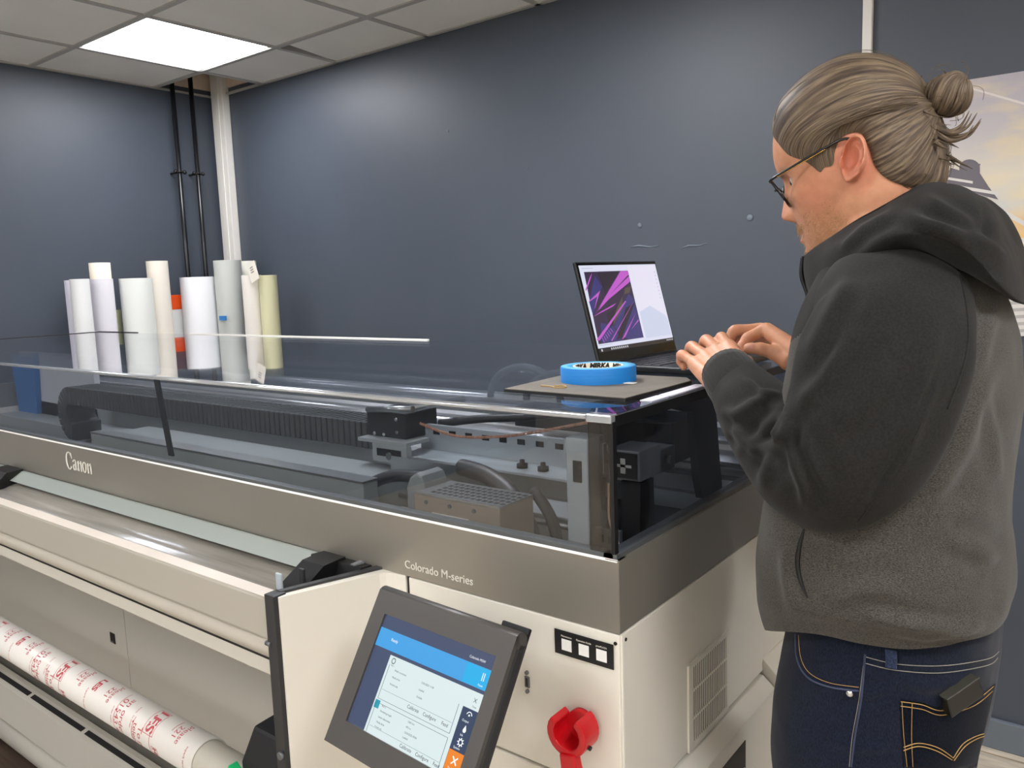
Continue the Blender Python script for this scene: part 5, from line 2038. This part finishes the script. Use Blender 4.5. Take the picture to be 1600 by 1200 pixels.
# trunk of the hoodie -------------------------------------------------------------
FX = [(.955, -.330), (.985, -.338), (1.0, -.352), (1.015, -.372), (1.035, -.388), (1.08, -.393), (1.128, -.391), (1.195, -.384), (1.252, -.375), (1.307, -.366), (1.361, -.356), (1.414, -.347), (1.465, -.334), (1.50, -.322), (1.53, -.312)]
BX = [(.955, -.113), (1.03, -.113), (1.052, -.108), (1.074, -.103), (1.10, -.099), (1.14, -.102), (1.18, -.107), (1.234, -.107), (1.28, -.105), (1.327, -.103), (1.372, -.105), (1.417, -.111), (1.462, -.126), (1.50, -.150), (1.53, -.19)]
WX = [(.955, .178), (.99, .188), (1.02, .198), (1.06, .203), (1.12, .203), (1.2, .200), (1.3, .200), (1.38, .202), (1.43, .192), (1.47, .165), (1.50, .125), (1.53, .08)]
NRG, NRW = 220, 190
V = []
for i in range(NRW):
    t = i / (NRW - 1)
    z = .955 + .575 * t
    row = []
    for k in range(NRG):
        a = 2 * PI * k / NRG
        c, s = math.cos(a), math.sin(a)
        # the hem dips at the front: shift each column a little in height near the bottom
        un = -math.copysign(abs(c) ** (2 / 2.35), c)
        lift = .121 - .062 * max(0, -un) ** 2 + .006 * max(0, un) ** 2
        zz_ = z + lift * (1 - t) ** 2.5
        xf, = smooth_tab(FX, max(zz_ - (.0 if c > 0 else 0), .955))
        xb, = smooth_tab(BX, max(zz_, .955))
        w_, = smooth_tab(WX, z)
        xc, A = (xf + xb) / 2, (xb - xf) / 2
        e = 2.35
        row.append((xc - A * math.copysign(abs(c) ** (2 / e), c), YM - w_ * math.copysign(abs(s) ** (2 / e), s), zz_))
    V += row
V = np.array(V)
N = normals(V, NRG, NRW)
V = wobble(V, N, 9, .0035)
N = normals(V, NRG, NRW)
V = crease(V, N, [([(1350, 960), (1420, 978), (1500, 985), (1545, 970)], 12, .006), ([(1560, 880), (1520, 850), (1470, 845)], 16, .006), ([(1440, 800), (1500, 700), (1552, 545)], 20, .007), ([(1480, 640), (1530, 560), (1560, 470)], 12, .004),
                  ([(1400, 860), (1480, 810), (1560, 800)], 18, .004), ([(1290, 940), (1350, 920), (1420, 925)], 16, .004), ([(1225, 850), (1228, 900), (1240, 960)], 10, .004), ([(1545, 620), (1556, 680), (1560, 760)], 9, .003), ([(1380, 990), (1450, 1000), (1530, 985)], 7, .003)])
hood_body = grid_mesh('hoodie', V, NRG, NRW, [M_melange, M_char], person, False, False)
for p_ in hood_body.data.polygons:                     # the dark raglan yoke at the front of the shoulders
    c_ = p_.center
    if c_.x < -.19 and c_.z > 1.395 + .55 * (c_.x + .36): p_.material_index = 1

# sleeves ----------------------------------------------------------------------------
NSR, NSL = 130, 210


def sleeve(ctr, rad, flat, seed, folds):
    C_ = catmull(ctr, NSL)
    R_ = catmull([[r] for r in rad], NSL)[:, 0]
    Fl = catmull([[f] for f in flat], NSL)[:, 0]
    rows, nr = [], None
    for i in range(NSL):
        t = C_[min(i + 1, NSL - 1)] - C_[max(i - 1, 0)]
        t /= np.linalg.norm(t)
        vd = np.array(CAM) - C_[i]
        a_ = vd - t * (vd @ t); a_ /= np.linalg.norm(a_)         # towards the viewer side
        b_ = np.cross(t, a_)
        rows.append([C_[i] + R_[i] * (b_ * math.cos(2 * PI * k / NSR) + a_ * Fl[i] * math.sin(2 * PI * k / NSR)) for k in range(NSR)])
    V = np.array(rows).reshape(-1, 3)
    N = normals(V, NSR, NSL)
    V = wobble(V, N, 11, .003, seed)
    N = normals(V, NSR, NSL)
    V = crease(V, N, folds)
    N = normals(V, NSR, NSL)
    V = crease(V, N, [(f[0], f[1] * .6, f[2] * .25) for f in folds])
    return V


Lc = [P3(1415, 425, 1.02), P3(1394, 470, .93), P3(1390, 512, .885), P3(1377, 570, .868), P3(1357, 640, .862), P3(1326, 705, .872), P3(1290, 732, .90), P3(1248, 715, .965), P3(1210, 675, 1.03), P3(1180, 639, 1.08), P3(1153, 604, 1.135), P3(1138, 584, 1.168)]
Lr = [.055, .081, .084, .087, .082, .078, .070, .062, .058, .051, .041, .0365]
Lf = [.7, .8, .8, .8, .8, .8, .85, .9, 1, 1, .95, .9]
LFold = [([(1124, 640), (1150, 648), (1185, 625), (1208, 612)], 10, .0055), ([(1135, 665), (1160, 680), (1180, 705), (1210, 690), (1240, 655)], 11, .007), ([(1150, 640), (1158, 680), (1152, 720)], 11, .005),
         ([(1168, 720), (1178, 690), (1200, 665), (1222, 640)], 11, .006), ([(1190, 770), (1198, 720), (1222, 680), (1228, 640)], 12, .006), ([(1222, 640), (1232, 700), (1256, 760), (1262, 800)], 12, .007), ([(1245, 650), (1262, 710), (1290, 770)], 12, .004),
         ([(1262, 560), (1290, 500), (1330, 430)], 14, .005), ([(1240, 640), (1290, 590), (1325, 530)], 14, .004), ([(1470, 480), (1440, 600), (1400, 720)], 22, .004), ([(1350, 800), (1400, 720), (1470, 560)], 7, -.0025),
         ([(1160, 590), (1190, 612), (1224, 618)], 6, .004), ([(1290, 660), (1340, 640), (1400, 560)], 25, .003)]
V = sleeve(Lc, Lr, Lf, 3., LFold)
sl = grid_mesh('sleeve', V, NSR, NSL, M_char, hood_body)
sl['label'] = 'charcoal raglan sleeve'
# ribbed cuff
cu = MB()
c0, c1, c2 = P3(1162, 616, 1.118), P3(1146, 596, 1.147), P3(1134, 579, 1.174)
def cuff(mb, pts, rads, n=90):
    rows = []
    for p, r, q_ in zip(pts, rads, range(99)):
        t = pts[-1] - pts[0]; t = t / np.linalg.norm(t)
        vd = np.array(CAM) - p
        a_ = vd - t * (vd @ t); a_ /= np.linalg.norm(a_)
        b_ = np.cross(t, a_)
        rows.append([tuple(p + (r + (.0005 * (k % 3 == 0))) * (b_ * math.cos(2 * PI * k / n) + a_ * math.sin(2 * PI * k / n))) for k in range(n)])
    mb.loft(rows, cap=False)
cuff(cu, [c0, c0 * .6 + c1 * .4, c1, c1 * .5 + c2 * .5, c2, c2 * 1.002 - c1 * .002, c1], [.0395, .0405, .0400, .0385, .0365, .0335, .0335])
cu.build('cuff', fabric('cuff_rib', '#1e1e1d', '#282725', ns=300), hood_body)
Rc = [np.array(p) for p in ((-.265, 1.17, 1.515), (-.262, 1.24, 1.485), (-.255, 1.31, 1.42), (-.24, 1.375, 1.34), (-.225, 1.41, 1.26), (-.24, 1.425, 1.235))] + [R_el * .75 + R_wr * .25 + np.array([0, .01, -.005]), R_el * .45 + R_wr * .55, R_el * .2 + R_wr * .8, R_el * .04 + R_wr * .96]
V = sleeve(Rc, [.06, .085, .085, .078, .072, .066, .058, .05, .040, .035], [.8, .85, .85, .9, .9, .9, .95, 1, 1, 1], 9., [])
o = grid_mesh('sleeve', V, NSR, NSL, M_char, hood_body)

# hood and collar ------------------------------------------------------------------------
def py3(px, py, y): return np.array(on(px, py, 1, y))


HS = [  # for each direction round the neck: inner low, rim, rim outer, shoulder of the fold, lower edge, tucked under
    [(-.325, YM, 1.43), (-.343, YM, 1.508), (-.353, YM, 1.517), (-.352, YM, 1.492), (-.340, YM, 1.462), (-.322, YM, 1.44)],
    [tuple(py3(1312, 425, 1.04)), tuple(py3(1305, 372, 1.050)), tuple(py3(1297, 372, 1.040)), tuple(py3(1285, 405, 1.02)), tuple(py3(1290, 452, 1.01)), tuple(py3(1330, 460, 1.03))],
    [tuple(py3(1385, 385, 1.05)), tuple(py3(1366, 336, 1.037)), tuple(py3(1362, 332, 1.027)), tuple(py3(1362, 352, .985)), tuple(py3(1392, 375, .955)), tuple(py3(1420, 395, 1.0))],
    [tuple(py3(1440, 350, 1.06)), tuple(py3(1420, 303, 1.042)), tuple(py3(1424, 299, 1.030)), tuple(py3(1450, 325, .965)), tuple(py3(1492, 385, .940)), tuple(py3(1500, 420, 1.0))],
    [tuple(py3(1475, 350, 1.085)), tuple(py3(1446, 292, 1.075)), tuple(py3(1462, 286, 1.06)), tuple(py3(1530, 318, .995)), tuple(py3(1572, 445, .985)), tuple(py3(1548, 445, 1.02))],
    [(-.19, YM, 1.53), tuple(py3(1452, 292, YM)), tuple(py3(1478, 285, YM)), tuple(py3(1556, 330, YM)), tuple(py3(1608, 462, YM)), tuple(py3(1572, 462, YM))],
]
mir = [[(p[0], 2 * YM - p[1], p[2]) for p in s] for s in HS[-2:0:-1]]
KS = np.array(HS + mir)                       # sections x points x 3
NP, NF = 90, 200
sec = []
for s in KS:
    sec.append(catmull(np.vstack([s]), NP, closed=True))
sec = np.array(sec)
Vh = np.empty((NF, NP, 3))
for j in range(NP): Vh[:, j] = catmull(sec[:, j], NF, closed=True)
# ring grid with the section as the ring; the rows close round the neck
N = np.cross(np.roll(Vh, -1, 1) - np.roll(Vh, 1, 1), np.roll(Vh, -1, 0) - np.roll(Vh, 1, 0))
N /= np.linalg.norm(N, axis=2, keepdims=True) + 1e-12
if ((Vh - Vh.mean(1, keepdims=True)) * N).sum() < 0: N = -N
Vf = wobble(Vh.reshape(-1, 3), N.reshape(-1, 3), 12, .0028, 2.)
Vf = crease(Vf, N.reshape(-1, 3), [([(1400, 330), (1450, 352), (1520, 372), (1595, 412)], 11, .007), ([(1310, 395), (1350, 358), (1400, 330)], 8, .005), ([(1440, 305), (1480, 330), (1535, 360)], 10, .005), ([(1540, 318), (1542, 345), (1545, 370)], 6, -.004), ([(1430, 345), (1500, 400), (1575, 440)], 10, -.004), ([(1555, 340), (1575, 380), (1600, 405)], 8, .004)])
F = []
for i in range(NF):
    for k in range(NP):
        F.append((i * NP + k, i * NP + (k + 1) % NP, ((i + 1) % NF) * NP + (k + 1) % NP, ((i + 1) % NF) * NP + k))
me = bpy.data.meshes.new('hood')
me.from_pydata([tuple(v) for v in Vf], [], F)
bm = bmesh.new(); bm.from_mesh(me); bmesh.ops.recalc_face_normals(bm, faces=bm.faces[:]); bm.to_mesh(me); bm.free()
hd_o = link('hood', me, M_char, hood_body, smooth=True)
zp = MB().tube([tuple(p) for p in catmull([(-.3560, YM, 1.516), (-.3575, YM, 1.49), (-.349, YM, 1.462), (-.352, YM, 1.43), (-.365, YM, 1.38)], 24)], .0032, n=8)
zp.build('zip', M_blk, hood_body)


def surf_path(objs, pts, lift=.0006, n=None):
    """points of the photo carried onto the cloth surface"""
    out = []
    P_ = catmull(pts, n or max(12, len(pts) * 8))
    for q_ in P_:
        d = ray(q_[0], q_[1])
        best = None
        for b in objs:
            h = b.ray_cast(CAM, d.normalized())
            if h[0] is not None and (best is None or h[3] < best[3]): best = h
        if best is not None:
            nn = best[1] if best[1].dot(d) < 0 else -best[1]
            out.append(best[0] + nn * lift)
    return out


def bvh_of(o):
    me_ = o.data
    return BVHTree.FromPolygons([tuple(v.co) for v in me_.vertices], [tuple(p.vertices) for p in me_.polygons])


B_body, B_sl, B_hood = bvh_of(hood_body), bvh_of(sl), bvh_of(hd_o)
pk = MB()
pth = surf_path([B_body], [(1257, 826), (1250, 852), (1247, 880), (1252, 908), (1262, 934)], .0004)
if len(pth) > 4: pk.tube(pth, [.0028 * math.sin(PI * (i + .6) / (len(pth) + .2)) + .0006 for i in range(len(pth))], n=8)
pk.build('pocket_zip', M_blk, hood_body)
sm = MB()
for pts in ([(1488, 384), (1502, 440), (1512, 500), (1508, 560), (1480, 640)],):
    pth = surf_path([B_sl, B_body], pts, .0003)
    if len(pth) > 4: sm.tube(pth, .0011, n=6)
sm.build('raglan_seam', M_char, hood_body)
sm = MB()
for pts in ([(1338, 818), (1375, 770), (1410, 720), (1440, 660)],):
    pth = surf_path([B_sl], pts, .0002)
    if len(pth) > 4: sm.tube(pth, .0007, n=6)
sm.build('sleeve_seam', M_char, sl)

# ------------------------------------------------------------------ jeans
NJ, NJR = 200, 120
V = []
JF = [(.70, -.362), (.783, -.366), (.874, -.374), (.93, -.372), (.984, -.364), (1.04, -.355), (1.08, -.35)]
JB = [(.70, -.140), (.80, -.137), (.864, -.131), (.937, -.119), (.989, -.114), (1.03, -.112), (1.08, -.112)]
JW = [(.70, .172), (.80, .180), (.90, .180), (.98, .172), (1.08, .164)]
for i in range(NJR):
    z = .70 + .38 * i / (NJR - 1)
    xf, = smooth_tab(JF, z); xb, = smooth_tab(JB, z); w_, = smooth_tab(JW, z)
    V += ring(xf, xb, w_, z, NJ, 2.3)
V = np.array(V)
N = normals(V, NJ, NJR)
V = wobble(V, N, 14, .0020, 4.)
N = normals(V, NJ, NJR)
V = crease(V, N, [([(1300, 1075), (1350, 1085), (1400, 1075)], 8, .002), ([(1400, 1060), (1450, 1075), (1520, 1060)], 9, .0025), ([(1280, 1150), (1340, 1170), (1400, 1165)], 10, .002)])
jeans = grid_mesh('jeans', V, NJ, NJR, M_denim, person, True, False)
for s_ in (-1, 1):
    rows = []
    for z, r, x in ((.78, .098, -.25), (.70, .096, -.25), (.55, .085, -.25), (.40, .078, -.243), (.2, .072, -.235), (.06, .072, -.232), (.045, .070, -.232)):
        rows.append([(x + r * 1.12 * math.cos(2 * PI * k / 60), YM + s_ * (.086 + .03 * (.78 - z)) + r * .9 * math.sin(2 * PI * k / 60), z) for k in range(60)])
    MB().loft(rows).build('trouser_leg', M_denim, jeans)
    fx = YM + s_ * .11
    MB().prism([(-.385, .004), (-.385, .035), (-.36, .06), (-.29, .075), (-.255, .11), (-.185, .11), (-.165, .06), (-.165, .004)], fx - .045, fx + .045, 'y', .012).build('shoe', M_blk, person)
BJ = bvh_of(jeans)


def stitch(name, lines, m, r=.0006, parent=jeans, dash=0):
    mb = MB()
    for pts in lines:
        pth = surf_path([BJ], pts, .0006, 60)
        if len(pth) < 4: continue
        if dash:
            for i in range(0, len(pth) - 2, 3): mb.tube(pth[i:i + 3], r, n=5)
        else: mb.tube(pth, r, n=6)
    return mb.build(name, m, parent)


stitch('stitching', [[(1352, 1026), (1400, 1037), (1470, 1040), (1540, 1030), (1560, 1018)], [(1352, 1036), (1400, 1047), (1470, 1051), (1540, 1040), (1558, 1028)]], M_thread2, .0005)
stitch('side_seam', [[(1352, 1022), (1346, 1090), (1336, 1150), (1330, 1198)]], mat('seam_edge', '#2f3850', rough=.8), .0014)
stitch('stitching', [[(1349, 1040), (1342, 1095), (1332, 1150), (1327, 1198)]], M_thread2, .0004)
stitch('front_pocket_edge', [[(1243, 990), (1246, 1030), (1262, 1058), (1295, 1073), (1342, 1080)]], mat('pocket_edge', '#39435c', rough=.8), .0011)
stitch('stitching', [[(1248, 992), (1252, 1028), (1266, 1052), (1297, 1067), (1342, 1074)]], M_thread, .0004)
pth = surf_path([BJ], [(1328, 1083), (1329, 1083.5)], .0012, 4)
if pth:
    MB().ball(tuple(pth[0]), .0042, (1, .6, 1), 14).build('rivet', M_alu, jeans)
bl = surf_path([BJ], [(1392, 1014), (1393, 1030), (1392, 1042)], .0016, 12)
lp = MB()
if len(bl) > 3:
    for a_, b_ in zip(bl, bl[1:]):
        t_ = Vector((1, .15, 0)).normalized() * .0058
        lp.loft([[a_ - t_, a_ + t_, b_ + t_, b_ - t_], [x + Vector((.0, -.0022, 0)) for x in (a_ - t_, a_ + t_, b_ + t_, b_ - t_)]], smooth=False)
lp.build('belt_loop', fabric('loop_denim', '#1b2438', '#333d58', ns=700), jeans)
stitch('stitching', [[(1386, 1034), (1392, 1034.5), (1399, 1034)]], mat('orange_thread', '#c9883a', rough=.7), .0011)
# back pocket: a patch laid on the cloth
outl = [(1406, 1092), (1440, 1097), (1472, 1106), (1520, 1092), (1553, 1067)]
g0, g1 = catmull(outl, 26), catmull([(1412, 1200), (1440, 1203), (1470, 1206), (1500, 1202), (1524, 1196)], 26)
rowsA = []
for t in np.linspace(0, 1, 16):
    rowsA.append(surf_path([BJ], g0 * (1 - t) + g1 * t, .0016, 26))
mn = min(len(r) for r in rowsA)
pc = bmesh.new()
if mn > 5:
    Vp = [[pc.verts.new(p) for p in r[:mn]] for r in rowsA]
    for A, B in zip(Vp, Vp[1:]):
        for k in range(mn - 1):
            f = pc.faces.new((A[k], A[k + 1], B[k + 1], B[k])); f.smooth = True
    ret = bmesh.ops.solidify(pc, geom=pc.faces[:], thickness=.0016)
    bmesh.ops.recalc_face_normals(pc, faces=pc.faces[:])
me = bpy.data.meshes.new('back_pocket'); pc.to_mesh(me); pc.free()
bp_o = link('back_pocket', me, M_denim, jeans, smooth=False)
BJ = bvh_of(bp_o) if mn > 5 else BJ
stitch('stitching', [[(1407, 1096), (1440, 1101), (1472, 1110), (1520, 1096), (1552, 1072)], [(1407, 1103), (1440, 1108), (1472, 1117), (1520, 1103), (1550, 1080)]], M_thread, .0005)
stitch('stitching', [[(1410, 1168), (1435, 1161), (1465, 1168), (1489, 1184)], [(1410, 1173), (1435, 1166), (1463, 1173), (1487, 1187)], [(1489, 1184), (1503, 1163), (1520, 1152), (1537, 1146)], [(1490, 1188), (1506, 1167), (1522, 1156), (1537, 1150)]], M_thread, .0006)
stitch('stitching', [[(1409, 1096), (1412, 1150), (1417, 1198)], [(1425, 1098), (1424, 1150), (1426, 1198)]], M_thread, .0004)
# slim black case standing in the pocket
BJ2 = bvh_of(jeans)
pa = surf_path([BJ2], [(1470, 1095), (1471, 1095)], 0, 3)
if pa:
    d_ = P3(1530, 1066, 1.0) - P3(1468, 1090, 1.0)
    xv = Vector(d_).normalized()
    h = BJ2.find_nearest(Vector(surf_path([BJ2], [(1493, 1080), (1494, 1080)], 0, 3)[0]))
    nv = Vector((h[1].x, h[1].y, 0)).normalized()
    if nv.y > 0: nv = -nv
    yv = Vector((0, 0, 1))
    c_ = Vector(h[0]) + nv * .008
    WM_ = frame_mat(c_, (xv - nv * xv.dot(nv)), yv)
    wl = MB().box(-.025, .025, -.014, .0105, -.0055, .0055, .0015, 2, M=WM_)
    o = wl.build('card_case', mat('case_black', '#121210', rough=.3))
    setp(o, "slim black case sticking out of the man's back pocket", 'case')
    MB().box(-.025, .025, .0098, .0118, -.0060, .0060, .0006, 1, M=WM_).build('case_rim', mat('case_edge', '#3b3a33', rough=.25), o)
